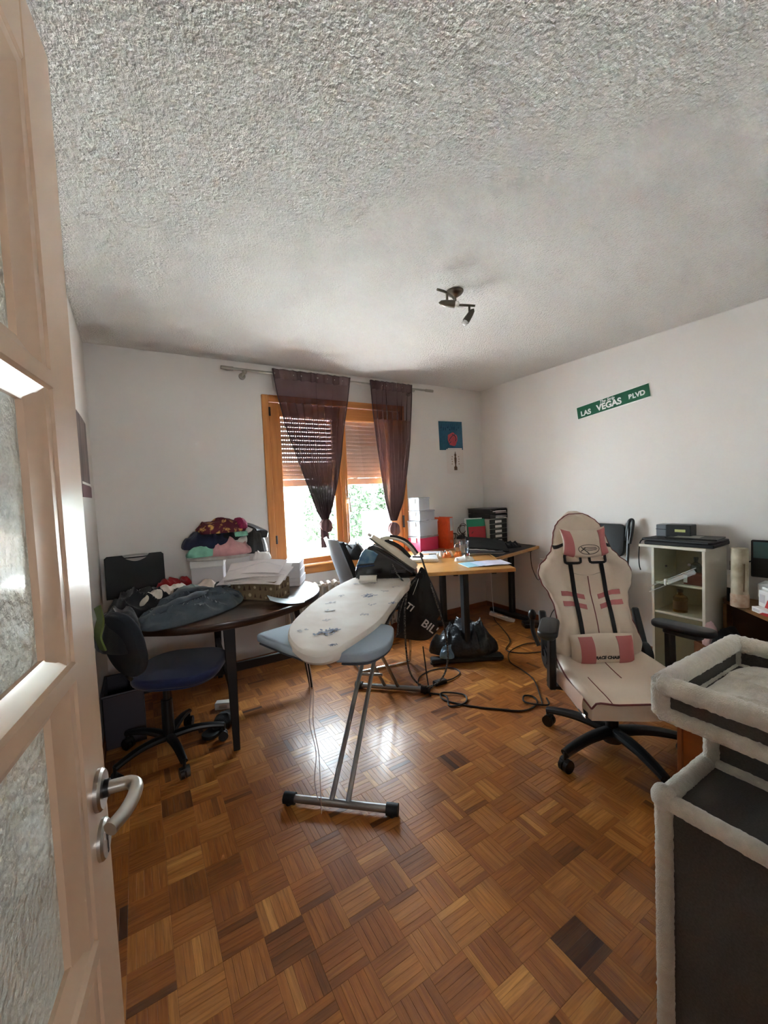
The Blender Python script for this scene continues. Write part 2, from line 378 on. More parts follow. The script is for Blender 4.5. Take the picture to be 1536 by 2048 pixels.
# ------------------------------------------------------------------ window
win = MB()
yc = YB - .016
for a, c in (((.932, yc, .675), (.988, YB + .03, 2.206)), ((2.285, yc, .675), (2.341, YB + .03, 2.206))): win.span(a, c, .004)
window = struct('window_1', win, pine_m)
def wpart(name, a, c, m=pine_m, bev=.004, parent=window): return obj(name, MB().span(a, c, bev), m, parent)
wpart('head_casing', (.988, yc, 2.15), (2.285, YB + .03, 2.206), pineh_m)
wpart('bottom_casing', (.988, yc, .675), (2.285, YB + .03, .735), pineh_m)
wpart('window_ledge', (.95, YB - .035, .735), (2.325, YB + .05, .757), pineh_m, .006)
y0, y1 = YB + .004, YB + .062
for nm, xa, xb in (('left', .990, 1.632), ('right', 1.636, 2.283)):
    st = MB(); sw = .092 if nm == 'left' else .05
    wl = .092 if nm == 'left' else .055; wr = .075 if nm == 'left' else .13
    st.span((xa, y0, .760), (xa + wl, y1, 2.148), .005); st.span((xb - wr, y0, .760), (xb, y1, 2.148), .005)
    fr = obj('sash_frame', st, pine_m, window)
    rl = MB(); rl.span((xa + wl, y0, 2.035), (xb - wr, y1, 2.148), .005); rl.span((xa + wl, y0, .760), (xb - wr, y1, .812), .005)
    obj('sash_rail', rl, pineh_m, fr)
    obj('pane', MB().span((xa + wl - .004, YB + .030, .808), (xb - wr + .004, YB + .034, 2.039)), pane_m, fr, smooth=0)
wpart('meeting_strip', (1.612, YB - .010, .762), (1.662, YB + .012, 2.146))
h = MB(); h.box((1.672, YB - .002, 1.305), (.026, .012, .065), .004); h.bar((1.672, YB - .008, 1.315), (1.672, YB - .045, 1.315), .014, .014)
h.tube([(1.672, YB - .045, 1.325), (1.674, YB - .048, 1.26), (1.676, YB - .045, 1.19)], [.010, .009, .008], 10)
obj('window_handle', h, mat('cream_handle', (226, 220, 208), .35), window)
for z in (2.07, 1.0):
    obj('hinge_cover', MB().cyl((.991, YB - .008, z - .035), (.991, YB - .008, z + .035), .011), black_m, window)
obj('hinge_cover', MB().cyl((2.283, YB - .010, 1.0), (2.283, YB - .010, 1.12), .011), black_m, window)
# roller shutter outside
sh = struct('window_2', MB().span((WX0 + .004, YB + .13, .80), (WX0 + .03, YB + .185, 2.18)).span((WX1 - .03, YB + .13, .80), (WX1 - .004, YB + .185, 2.18)), alu_m)
sh.name = 'window_shutter_1'
shut_m = mat('taupe_shutter', (168, 148, 142), .55)
nt_ = shut_m.node_tree; tl_ = nt_.nodes.new('ShaderNodeBsdfTranslucent'); tl_.inputs[0].default_value = (*lin((176, 150, 142)), 1); mx_ = nt_.nodes.new('ShaderNodeMixShader'); mx_.inputs[0].default_value = .02   # thin plastic slats glow faintly
nt_.links.new(nt_.nodes['Principled BSDF'].outputs[0], mx_.inputs[1]); nt_.links.new(tl_.outputs[0], mx_.inputs[2]); nt_.links.new(mx_.outputs[0], nt_.nodes['Material Output'].inputs[0])
zt = 2.165; pitch = .0385; n = 0; z = 1.455 + .055
obj('shutter_bottom_rail', MB().span((WX0 + .02, YB + .147, 1.445), (WX1 - .02, YB + .165, 1.508), .004), shut_m, sh)
sx0, sx1 = WX0 + .02, WX1 - .02
while z + pitch < 2.19:
    s = MB(); prof = [(YB + .148, z + .0065), (YB + .1465, z + .014), (YB + .1465, z + pitch - .006), (YB + .149, z + pitch), (YB + .16, z + pitch), (YB + .163, z + .02), (YB + .16, z + .0065)]
    s.prism([(y, zz) for y, zz in prof], sx0, sx1, M=Matrix(((0, 0, 1, 0), (1, 0, 0, 0), (0, 1, 0, 0), (0, 0, 0, 1))))
    open_gap = n > 3
    gapw = lambda x: (.0115 if x < 1.66 else .0185) if open_gap else .0190
    xx = sx0
    while xx < sx1:                                            # light slots between two slats
        s.span((xx, YB + .151, z), (min(xx + gapw(xx), sx1), YB + .158, z + .0065)); xx += .021
    obj('shutter_slat', s, shut_m, sh, smooth=0); z += pitch; n += 1

# ------------------------------------------------------------------ outside
terr_m = mat('pale_paving', (238, 235, 230), .9, vary=(1.5, (228, 225, 220)))
ter = struct('ground_terrace', MB().span((-14, YB + .22, -.35), (20, YB + 24, -.15)), terr_m)
struct('outside_sill', MB().span((WX0 + .002, YB + .075, WZ0), (WX1 - .002, YB + .25, WZ0 + .012), .004), mat('sill_white', (226, 226, 224), .5)).name = 'trim_2'
leaf_m = mat('hedge_leaf', (34, 52, 28), .6, vary=(3, (52, 72, 42)))
def bush(V, F, c, r, n, rnd, s=.06):
    for _ in range(n):
        th, ph = rnd.uniform(0, 2 * PI), math.acos(rnd.uniform(-.3, 1)); k = rnd.uniform(.8, 1.05)
        p = Vector((c[0] + r[0] * k * math.sin(ph) * math.cos(th), c[1] + r[1] * k * math.sin(ph) * math.sin(th), c[2] + r[2] * k * math.cos(ph)))
        a = Vector((rnd.gauss(0, 1), rnd.gauss(0, 1), rnd.gauss(0, 1))).normalized() * s; q = a.orthogonal().normalized() * s * .5; i = len(V)
        V += [p - a, p + q, p + a, p - q]; F.append((i, i + 1, i + 2, i + 3))
def bush_obj(name, specs, n, seed, label, cat, s=.06, m=leaf_m):
    V, F = [], []; rnd = random.Random(seed)
    for c, r in specs: bush(V, F, c, r, n, rnd, s)
    me = bpy.data.meshes.new(name); me.from_pydata(V, [], F); me.materials.append(m)
    o = bpy.data.objects.new(name, me); COL.objects.link(o); o['kind'] = 'thing'; return tag(o, label, cat)
bush_obj('tall_hedge', [((5.0 + 1.1 * k, 10.9 + .35 * math.sin(k * 2), .5), (1.0, .8, 1.75 + .3 * math.sin(k * 1.7))) for k in range(6)], 2300, 3, 'tall green hedge outside, seen through the right window pane', 'hedge', .085)
bush_obj('young_shrub', [((2.42, 8.3, .05), (.22, .22, .62))], 260, 5, 'small spiky green shrub on the bright terrace through the left pane', 'shrub', .07)
wl = MB(); wl.span((4.6, 8.4, -.15), (6.15, 8.65, .92), .01); wl.span((6.55, 8.4, -.15), (10.5, 8.65, .85), .01)
single('terrace_parapet', wl, mat('white_render', (236, 234, 230), .9), 'white rendered parapet outside in front of the tall hedge', 'wall')

# ------------------------------------------------------------------ open glazed door (leaf swung in against the left wall)
ed = Vector((0.1546, 0.9880, 0)).normalized(); E0 = Vector((-0.066, 0.697, 0)) + ed * 0.02     # lock edge, on the hall-side face
DM = Matrix(((ed.x, ed.y, 0, E0.x), (ed.y, -ed.x, 0, E0.y), (0, 0, 1, 0), (0, 0, 0, 1)))        # local x along the leaf, y out of the face, z up
DW, DT = 0.80, 0.040
d = MB(); d.span((-.092, -DT, .008), (0, 0, 1.965), .003, DM)
door = struct('door_1', d, door_m)
obj('door_stile', MB().span((-DW, -DT, .008), (-DW + .105, 0, 1.965), .003, DM), door_m, door)
obj('door_rail', MB().span((-DW + .105, -DT, 1.872), (-.092, 0, 1.965), .003, DM), door_m, door)
obj('door_rail', MB().span((-DW + .105, -DT, .008), (-.092, 0, .22), .003, DM), door_m, door)
gx0, gx1 = -DW + .105, -.092
zs = [.22, .795, 1.157, 1.512, 1.872]
g = MB()
def ybox(mb, pts, x0, x1):   # profile in (y,z) swept along the leaf
    mb.prism(pts, x0, x1, M=DM @ Matrix(((0, 0, 1, 0), (1, 0, 0, 0), (0, 1, 0, 0), (0, 0, 0, 1))))
for a, c in zip(zs, zs[1:]):
    obj('glass_pane', MB().span((gx0 + .01, -.024, a), (gx1 - .01, -.019, c), 0, DM), frost_m, door, smooth=0)
for z in zs[1:4]:
    m_ = MB(); ybox(m_, [(-.034, z - .034), (-.034, z + .034), (-.014, z + .034), (-.010, z + .022), (-.004, z + .012), (0.002, z + .010), (0.002, z - .010), (-.004, z - .012), (-.010, z - .022), (-.014, z - .034)], gx0, gx1)
    obj('glazing_bar', m_, door_m, door, smooth=25)
m_ = MB()                                                   # moulding around the panes, stepping down from the stile
pf = [(gx1 + .002, -.003), (gx1 - .012, -.004), (gx1 - .020, -.009), (gx1 - .046, -.013), (gx1 - .050, -.020), (gx1 - .050, -.033), (gx1 + .002, -.033)]
m_.prism(pf, .22, 1.872, M=DM)
m_.prism([(gx0 + gx1 - x, y) for x, y in pf], .22, 1.872, M=DM)
ybox(m_, [(-.003, 1.874), (-.004, 1.860), (-.009, 1.852), (-.013, 1.826), (-.033, 1.822), (-.033, 1.874)], gx0, gx1)
ybox(m_, [(-.003, .218), (-.004, .232), (-.009, .24), (-.013, .266), (-.033, .27), (-.033, .218)], gx0, gx1)
obj('pane_moulding', m_, door_m, door, smooth=25)
hz = .970
HM = DM @ Matrix.Translation((-.042, 0, hz))
rose = MB(); rose.lathe([(.0, .0), (.027, 0), (.027, .005), (.024, .008), (.0, .008)], M=HM @ Matrix.Rotation(-PI / 2, 4, 'X'), n=28)
ro = obj('handle_rose', rose, alu_m, door)
obj('neck_ring', MB().tube([HM @ Vector((0, .008, 0)), HM @ Vector((0, .014, 0))], .0115, 16), black_m, ro)
lev = MB(); lev.tube([HM @ v for v in smoothpts([(0, .013, 0), (0, .026, 0), (-.001, .038, .0), (-.010, .047, -.001), (-.030, .048, -.002), (-.055, .042, -.004), (-.078, .030, -.006)], 5)], .0088, 14)
obj('door_lever', lev, alu_m, ro)
esc = MB(); esc.lathe([(0, 0), (.026, 0), (.026, .004), (.023, .007), (0, .007)], M=DM @ Matrix.Translation((-.042, 0, .900)) @ Matrix.Rotation(-PI / 2, 4, 'X'), n=28)
es = obj('keyhole_plate', esc, alu_m, door)
k_ = MB(); k_.box((-.042, .0072, .893), (.0035, .001, .016), 0, DM); k_.box((-.042, .0072, .904), (.008, .001, .008), 0, DM); k_.box((-.042, .0072, .916), (.004, .001, .004), 0, DM); k_.box((-.042, .0072, .882), (.004, .001, .004), 0, DM)
obj('keyhole', k_, black_m, es)
obj('lock_faceplate', MB().span((-.001, -.030, .83), (.0012, -.010, 1.06), 0, DM), steel_m, door)

# ------------------------------------------------------------------ curtains and rod
rod = thing('curtain_rod', 'brushed steel curtain rod above the pine window', 'curtain rod', (1.636, 3.31, 2.36))
obj('rod', MB().cyl((.64, 3.31, 2.361), (2.63, 3.31, 2.361), .0095, n=12), steel_m, rod)
for x in (.66, 2.60): obj('finial', MB().cyl((x - .045, 3.31, 2.361), (x + .045, 3.31, 2.361), .0135, n=14), steel_m, rod)
for x in (.790, 2.405):
    br = MB(); br.cyl((x, 3.322, 2.345), (x, YB - .001, 2.335), .008); br.cyl((x, YB - .012, 2.335), (x, YB - .001, 2.335), .026); br.ball((x, 3.315, 2.348), .018)
    obj('bracket', br, steel_m, rod)
def curtain(name, label, left, right, zs_, nf, amp, seed, knot, tail):
    t = thing(name, label, 'curtain', ((left[0] + right[0]) / 2, 3.31, zs_[0]), 0, 'plum curtains tied in knots')
    zt = zs_[0]; L = [((zt - z) / (zt - zs_[-1]), x) for z, x in zip(zs_, left)]; Rr = [((zt - z) / (zt - zs_[-1]), x) for z, x in zip(zs_, right)]
    ph = random.Random(seed); offs = [ph.uniform(-.3, .3) for _ in range(nf * 2 + 3)]
    def fn(u, v):
        xl, xr = interp(L, v), interp(Rr, v); z = zt + (zs_[-1] - zt) * v
        s = u + .012 * math.sin(u * nf * 2.7 + seed) * (1 - v)
        k = u * nf * 2; i = int(k); o = offs[i] * (1 - k + i) + offs[i + 1] * (k - i)
        wv = math.sin(k * PI + o * 2.2)
        gath = math.exp(-((z - 2.361) / .02) ** 2)
        a = amp * (0.45 + .55 * math.sin(min(1, v * 3) * PI / 2)) * (1 - .5 * v ** 2) * (1 - .35 * gath)
        y = 3.292 + a * wv + .008 * noise.noise((u * 9, v * 4, seed)) - .03 * v * (0.3 + .7 * math.sin(u * PI))
        x = xl + (xr - xl) * s + .25 * (xr - xl) / nf * .35 * math.sin(k * PI * 2 + o) * .6
        zz = z + .006 * math.sin(k * PI + o) * (1 if v < .04 else 0)
        return (x, y, zz)
    o_ = obj('curtain_panel', MB().grid(fn, nf * 14, 46), curtain_m, t, smooth=180)
    at = o_.data.attributes.new('gather', 'FLOAT', 'POINT'); inv_ = wm(t); w0 = right[0] - left[0]
    for q_, vv in zip(at.data, o_.data.vertices):
        v_ = min(1, max(0, (zt - (inv_ @ vv.co).z) / (zt - zs_[-1]))); q_.value = (w0 / max(.02, interp(Rr, v_) - interp(L, v_))) ** 1.5 + (.7 if (inv_ @ vv.co).z > 2.335 else 0)
    # hem band along the side edges and the header, where the cloth lies double
    hem = MB()
    for uu in (0.0, 1.0): hem.tube([Vector(fn(uu, j / 40)) for j in range(41)], .0045, 6)
    hem.tube([Vector(fn(i / (nf * 10), 0.0)) for i in range(nf * 10 + 1)], .003, 5)
    obj('hem', hem, mat('plum_hem', (58, 42, 46), .9), t)
    kn = MB(); kx, ky, kz, kr = knot
    for i, (dx, dz, r_) in enumerate(((0, 0, 1), (.25, -.45, .78), (-.2, .35, .7))):
        def kf(u, v, dx=dx, dz=dz, r_=r_, i=i):
            th, p_ = u * 2 * PI, v * PI; f = 1 + .12 * math.sin(th * 7 + i * 2 + v * 3)
            return (kx + kr * (dx + r_ * f * math.sin(p_) * math.cos(th)), ky - .03 + kr * .8 * r_ * f * math.sin(p_) * math.sin(th), kz + kr * (dz + r_ * 1.05 * math.cos(p_)))
        kn.grid(kf, 40, 14)
    obj('knot', kn, mat('plum_knot', (112, 84, 86), .9, bump=(60, .5, .004)), t, smooth=180)
    if tail:
        def tf(u, v):
            th = u * 2 * PI; r_ = tail[3] * (1 + .35 * v) * (1 + .16 * math.sin(th * 5))
            return (tail[0] + (tail[1] - tail[0]) * v + r_ * math.cos(th), 3.285 + .5 * r_ * math.sin(th), kz - kr * .6 + (tail[2] - kz + kr * .6) * v)
        obj('tail', MB().grid(tf, 40, 8), mat('plum_cloth', (96, 66, 70), .9), t, smooth=180)
    return t
curtain('curtain', 'wider plum sheer curtain knotted in front of the left window sash',
        [1.003, 1.032, 1.087, 1.161, 1.243, 1.320, 1.362], [1.695, 1.662, 1.608, 1.574, 1.522, 1.451, 1.415], [2.392, 2.187, 1.93, 1.703, 1.455, 1.215, 1.145],
        9, .028, 3, (1.394, 3.31, 1.100, .054), (1.378, 1.390, .905, .030))
curtain('curtain', 'narrower plum sheer curtain knotted beside the stacked boxes on the right',
        [1.900, 1.912, 1.941, 1.970, 2.010, 2.058], [2.377, 2.346, 2.317, 2.269, 2.206, 2.122], [2.392, 2.124, 1.84, 1.57, 1.27, 1.085],
        8, .026, 8, (2.088, 3.31, 1.010, .058), None)

# ------------------------------------------------------------------ radiator
rad_m = mat('radiator_enamel', (206, 198, 186), .45)
rad = thing('radiator', 'cream column radiator under the pine window', 'radiator', (1.6, 3.30, .08))
for k in range(20):
    x = 1.02 + k * .062; c = MB()
    for yy in (3.27, 3.33):
        c.tube([(x, yy, .12), (x, yy, .585)], .0125, 8)
    c.tube([(x, 3.262, .585), (x, 3.30, .60), (x, 3.338, .585)], .017, 8); c.tube([(x, 3.262, .12), (x, 3.338, .12)], .017, 8)
    obj('radiator_column', c, rad_m, rad)
c = MB(); c.tube([(1.0, 3.30, .575), (2.22, 3.30, .575)], .014, 8); c.tube([(1.0, 3.30, .13), (2.22, 3.30, .13)], .014, 8);
obj('radiator_header', c, rad_m, rad)

# ------------------------------------------------------------------ ceiling lamp
lamp = thing('ceiling_spotlight', 'dark nickel ceiling lamp with two spot heads on a wavy bar', 'lamp', (1.575, 1.745, 2.45))
obj('mount_plate', MB().lathe([(0, -.032), (.018, -.030), (.040, -.016), (.048, -.004), (.048, 0), (0, 0)], (1.575, 1.745, 2.449), 28), dsteel_m, lamp)
bar_pts = smoothpts([(1.388, 1.668, 2.385), (1.45, 1.672, 2.385), (1.52, 1.70, 2.385), (1.565, 1.735, 2.386), (1.60, 1.755, 2.385), (1.64, 1.742, 2.385), (1.70, 1.722, 2.385)], 6)
obj('lamp_bar', MB().tube(bar_pts, .0065, 10).cyl((1.572, 1.742, 2.418), (1.572, 1.740, 2.386), .007), dsteel_m, lamp)
for p, ax, nm in (((1.455, 1.673, 2.385), (.85, -.50, -.12), 0), ((1.668, 1.733, 2.385), (-.487, .295, -.82), 1)):
    p = Vector(p); ax = Vector(ax).normalized(); q = p - Vector((0, 0, .055))
    sp = MB(); sp.cyl(p, q, .0065, n=10)
    M_, _ = frame(q - ax * .045, q + ax * .05)
    sp.lathe([(.001, 0), (.012, .012), (.0165, .035), (.0190, .065), (.0195, .085), (.0175, .085), (.016, .06), (.0, .055)], M=M_, n=20)
    so = obj('spot_head', sp, dsteel_m, lamp)
    obj('bulb', MB().lathe([(0, .058), (.010, .06), (.0155, .088), (.0155, .100), (.010, .107), (0, .109)], M=M_, n=16), mat('bulb_glass', (240, 238, 232), .15, coat=.5), so)

# ------------------------------------------------------------------ things on the walls
green_m = mat('sign_green', (14, 92, 62), .4); signw_m = mat('sign_white', (238, 238, 234), .45)
yv, zv = Vector((0, -.985, .172)).normalized(), None
SM = plane_frame((XR - .004, 1.922, 2.012), (0, -.9865, .1195), (0, .1195, .9865))
sg = MB(); sg.box((0, 0, -.001), (.612, .112, .004), .001, SM)
sign = single('street_sign', sg, signw_m, 'green street sign with white lettering high on the right wall', 'sign')
obj('sign_face', MB().box((0, .002, .002), (.600, .100, .002), 0, SM), green_m, sign, smooth=0)
t_ = lambda x, y: SM @ Matrix.Translation((x, y, .0035))
text('lettering', 'LAS', .058, t_(-.222, -.014), signw_m, sign, offset=.0022)
text('lettering', 'VEGAS', .070, t_(-.018, -.010), signw_m, sign, offset=.0024)
text('lettering', 'BLVD', .052, t_(.205, -.006), signw_m, sign, offset=.0020)
text('lettering', 'The Strip', .034, t_(-.03, .034), signw_m, sign, shear=.35, offset=.0004)
bp_m = mat('poster_blue', (34, 92, 122), .6, vary=(40, (26, 76, 104)))
PM = plane_frame((2.945, YB - .002, 1.935), (1, 0, .02), (0, 0, 1))
po = MB(); po.grid(lambda u, v: PM @ Vector(((u - .5) * .325, (v - .5) * .305, .001 + .004 * u * u)), 6, 4)
pst = single('poster', po, bp_m, 'small blue poster with a red round emblem beside the corner', 'poster')
def blot(mb, M, rx, ry, seed, z=.004, n=40, amp=.22):
    mb.prism([((1 + amp * noise.noise((math.cos(a) * 1.7, math.sin(a) * 1.7, seed))) * rx * math.cos(a), (1 + amp * noise.noise((math.cos(a) * 1.7, math.sin(a) * 1.7, seed))) * ry * math.sin(a)) for a in [2 * PI * k / n for k in range(n)]], z, z + .0006, M=M)
em = MB(); blot(em, PM @ Matrix.Translation((.02, -.035, 0)), .068, .068, 3)
e_ = obj('emblem', em, mat('poster_red', (206, 84, 92), .6), pst)
em = MB()
for a in range(5): em.tube([PM @ Vector((.02 + .05 * math.cos(a * 1.3 + t * 1.1), -.035 + .05 * math.sin(a * 2.1 + t), .0052)) for t in (0, .5, 1, 1.5)], .0035, 5)
obj('emblem_lines', em, mat('poster_dark', (30, 60, 84), .6), pst)
em = MB()
for k in range(9): em.tube([PM @ Vector((-.13 + k * .03, .075 + .02 * math.sin(k * 2.4 + j), .0045)) for j in (0, 1, 2)] , .004, 5); em.box((-.12 + k * .03, .10, .0045), (.006, .045, .0006), 0, PM)
obj('brush_marks', em, mat('poster_darkblue', (24, 70, 104), .6), pst)
PM2 = plane_frame((2.993, YB - .003, 1.66), (1, 0, .01), (0, 0, 1))
wp = single('poster', MB().grid(lambda u, v: PM2 @ Vector(((u - .5) * .24, (v - .5) * .265, .002 + .005 * (1 - v) ** 2)), 5, 5), mat('poster_white', (222, 214, 208), .7), 'white sheet with a slim brown trophy drawing, below the blue poster', 'poster')
tr_ = MB(); pr_ = [(.003, .105), (.006, .085), (.014, .075), (.013, .06), (.008, .05), (.016, .035), (.014, 0), (.008, -.04), (.012, -.055), (.022, -.06), (.022, -.095)]
tr_.prism([(x, y) for x, y in pr_] + [(-x, y) for x, y in pr_[::-1]], .0075, .008, M=PM2)
obj('trophy_drawing', tr_, mat('poster_brown', (92, 62, 38), .6), wp)
tr_ = MB()
for s in (-1, 1):
    for k in range(4): obj('print_mark', MB().box((s * (.045 + .004 * (k % 2)), .05 - k * .026, .0085), (.012, .010, .0006), 0, PM2), mat('poster_brown2', (150, 118, 92), .7), wp)
obj('tape', MB().box((-.0, .132, .008), (.20, .022, .001), 0, PM2), mat('tape', (214, 210, 204), .3), wp)
lp_m = mat('poster_streaks', (120, 98, 92), .5, vary=(9, (44, 32, 36), .35), stretch=(1, 1.2, .22))
lp = single('poster', MB().grid(lambda u, v: (XL + .002 + .003 * math.sin(u * 3), 2.62 + u * .50, 1.405 + v * .455), 6, 6), lp_m, 'tall brown streaked poster on the left wall behind the glazed door', 'poster')
obj('poster_strip', MB().span((XL + .006, 2.62, 1.405), (XL + .0068, 3.12, 1.47)), mat('poster_plum', (96, 52, 64), .5), lp)
obj('poster_line', MB().span((XL + .006, 2.64, 1.475), (XL + .0066, 3.10, 1.488)), signw_m, lp)
# power socket low on the right wall
so = MB(); so.box((XR - .006, 2.62, .60), (.012, .075, .075), .004); so_ = single('wall_socket', so, white_m, 'white wall socket on the right wall under the corner desk', 'socket')
obj('socket_insert', MB().box((XR - .0125, 2.62, .60), (.003, .045, .045), .001), card_m, so_)

# ------------------------------------------------------------------ oval table on the left
TC = Vector((.43, 2.80, 0)); TA, TB = .645, .565
tab = thing('oval_table', 'dark walnut oval table piled with clothes and boxes', 'table', TC)
tp = MB(); el = [(TC.x + TA * math.cos(2 * PI * k / 64), TC.y + TB * math.sin(2 * PI * k / 64)) for k in range(64)]
tp.prism(el, .682, .720, .006, seg=2); obj('table_top', tp, walnut_m, tab)
obj('apron', MB().prism([(TC.x + (x - TC.x) * .86, TC.y + (y - TC.y) * .86) for x, y in el], .655, .682), walnut_m, tab)
feet = [(.385, 2.285), (.985, 2.735), (.47, 3.30), (-.12, 2.84)]; tops = [(.395, 2.36), (.90, 2.75), (.46, 3.22), (-.03, 2.82)]
for f, q in zip(feet, tops):
    l = MB(); l.bar((*q, .660), (*f, .0), .062, .034, .003, .034, .024); lo = obj('leg', l, walnutleg_m, tab)
obj('stretcher', MB().bar((-.085, 2.83, .245), (.945, 2.80, .245), .030, .055, .003), walnutleg_m, tab)
obj('stretcher', MB().bar((.392, 2.33, .30), (.462, 3.26, .30), .028, .05, .003), walnutleg_m, tab)

# ------------------------------------------------------------------ cloth
def fabric(name, c, c2=None, sc=20):
    return mat(name, c, .95, bump=(220, .35, .002), vary=(sc, c2 or tuple(v * .86 for v in c)), sheen=.15)
def heap(c, rx, ry, h, rz, seed, fold=.02, freq=14, lump=.35, nr=26, na=110, base=None, edge=.012, skew=0.0, sup=2.0):
    """a rumpled garment lying on z=c.z: closed low mound with ridged folds and a rolled edge"""
    mb = MB(); M = Matrix.Translation(c) @ Rz(rz); t = bmesh.new()
    def Rr(th):
        e = (abs(math.cos(th)) ** sup + abs(math.sin(th)) ** sup) ** (-1 / sup)
        return e * (1 + lump * .5 * noise.noise((math.cos(th) * 1.6, math.sin(th) * 1.6, seed * 3.1)) + lump * .14 * noise.noise((math.cos(th) * 4.5, math.sin(th) * 4.5, seed * 5.7)))
    def pt(r, th):
        k = Rr(th); x, y = rx * r * k * math.cos(th), ry * r * k * math.sin(th)
        q = noise.noise((x * freq * .35 + seed, y * freq * .35, seed * 1.7)); w = (x + skew * y) * freq * 4.5 + q * 5.0
        rid = (1 - abs(math.sin(w * .5 + 1.3 * math.sin(y * freq * .4)))) ** 2
        rid2 = (1 - abs(noise.noise((x * freq * .9, y * freq * .5, seed * 2.3)))) ** 4
        d = (1 - r ** 3.2)
        z = edge + h * d * (.7 + .45 * noise.noise((x * 4 + seed, y * 4, 2))) + 1.7 * fold * d ** .45 * (rid * .8 + rid2 * .8)
        return Vector((x, y, max(z, edge * .6)))
    top = [t.verts.new(pt(0, 0))]; prev = None; rings = []
    for i in range(1, nr + 1):
        rings.append([t.verts.new(pt(i / nr, 2 * PI * k / na)) for k in range(na)])
    for k in range(na): t.faces.new((top[0], rings[0][k], rings[0][(k + 1) % na]))
    for a, b in zip(rings, rings[1:]):
        for k in range(na): t.faces.new((a[k], b[k], b[(k + 1) % na], a[(k + 1) % na]))
    low = []
    for s_, z in ((1.012, edge * .35), (.985, 0.0)):
        low.append([t.verts.new(Vector((v.co.x * s_, v.co.y * s_, z))) for v in rings[-1]])
    for a, b in ((rings[-1], low[0]), (low[0], low[1])):
        for k in range(na): t.faces.new((a[k], b[k], b[(k + 1) % na], a[(k + 1) % na]))
    t.faces.new(low[1][::-1]); mb._merge(t, M); return mb
def ribbon(pts, w, th, up=(0, 0, 1)):
    mb = MB(); P = smoothpts(pts, 6); n = len(P)
    def fn(u, v):
        i = min(int(u * (n - 1) + .5), n - 1); d = (P[min(i + 1, n - 1)] - P[max(i - 1, 0)]).normalized(); s = d.cross(Vector(up)).normalized()
        return P[i] + s * (v - .5) * w
    mb.shell(fn, n - 1, 2, th); return mb

TZ = .7205
# black case against the wall
case = thing('tool_case', 'black plastic tool case standing upright against the back wall', 'case', (-.035, 3.30, TZ))
cs = MB(); pts = [(-.205, 0), (.145, 0), (.145, .272), (.130, .286), (.058, .286), (.046, .270), (-.092, .270), (-.104, .286), (-.190, .286), (-.205, .272)]
M_ = Matrix.Translation((0, 3.30, TZ)) @ Matrix.Rotation(R(-6), 4, 'X') @ Matrix(((1, 0, 0, 0), (0, 0, -1, 0), (0, 1, 0, 0), (0, 0, 0, 1)))
cs.prism(pts, -.055, -.005, .006, M_); cs.prism(pts, .005, .05, .006, M_); cs.prism([(x * .99 - .0, y * .99) for x, y in pts], -.006, .006, 0, M_); obj('shell', cs, blackmat_m, case)
obj('handle', MB().tube([M_ @ Vector(p) for p in smoothpts([(-.095, .272, 0), (-.09, .281, 0), (-.02, .283, 0), (.04, .281, 0), (.048, .272, 0)], 4)], .0065, 8), mat('grey_grip', (176, 172, 166), .5), case)
rc = MB(); rc.prism([(-.085 + .125 * k / 10, .262 - .022 * math.sin(PI * k / 10)) for k in range(11)], .045, .052, 0, M_); obj('grip_recess', rc, mat('recess_grey', (150, 142, 136), .6), case)

# clothes on the left half of the table
single('folded_jacket', heap((.245, 2.555, TZ), .325, .175, .062, R(32), 5, .024, 15, .25, edge=.02, skew=.8, sup=2.4), fabric('slate_sweat', (76, 86, 94), (62, 71, 79)), 'slate grey sweatshirt jacket spread along the front edge of the walnut table', 'jacket')
jk = bpy.data.objects['folded_jacket']
sv_ = MB(); sv_.tube(smoothpts([(-.02, 2.40, TZ + .03), (.08, 2.43, TZ + .075), (.22, 2.50, TZ + .098), (.36, 2.60, TZ + .09), (.50, 2.64, TZ + .04)], 8), [.032 + .006 * math.sin(i * 1.1) for i in range(33)], 14, flat=.62); obj('sleeve', sv_, fabric('slate_sweat', ()), jk)
sv_ = MB(); sv_.tube(smoothpts([(.10, 2.62, TZ + .07), (.20, 2.68, TZ + .10), (.33, 2.69, TZ + .095), (.45, 2.74, TZ + .05)], 8), [.030 + .006 * math.sin(i * .9 + 1) for i in range(25)], 14, flat=.6); obj('hood_edge', sv_, fabric('slate_sweat', ()), jk)
single('black_trousers', heap((.06, 2.86, TZ), .25, .20, .085, R(25), 9, .03, 13, .3), blackfab_m, 'crumpled black trousers on the table in front of the tool case', 'trousers')
single('white_trimmed_top', heap((.12, 2.83, TZ + .055), .20, .042, .055, R(46), 13, .010, 14, .5, edge=.018), fabric('offwhite_knit', (226, 214, 200)), 'off-white trimmed sleeve lying across the black trousers', 'top')
single('red_shirt', heap((.20, 3.20, TZ), .15, .085, .085, R(5), 12, .02, 16, .3), fabric('red_cotton', (168, 30, 32)), 'red crumpled shirt behind the white sleeve on the table', 'shirt')
single('cream_shirt', heap((.365, 3.00, TZ), .115, .075, .085, R(25), 15, .016, 16, .25), fabric('cream_cotton', (224, 206, 194)), 'cream shirt bunched between the grey jacket and the white carton', 'shirt')
single('grey_green_cap', heap((.245, 2.75, TZ + .088), .075, .05, .028, R(20), 18, .006, 18, .15), fabric('sage_cloth', (122, 138, 140)), 'small grey green cloth on top of the slate jacket', 'cloth')
single('black_garment', heap((.47, 2.93, TZ), .10, .07, .05, R(-20), 22, .02, 16, .3), blackfab_m, 'black garment squeezed between white carton and patterned box', 'garment')

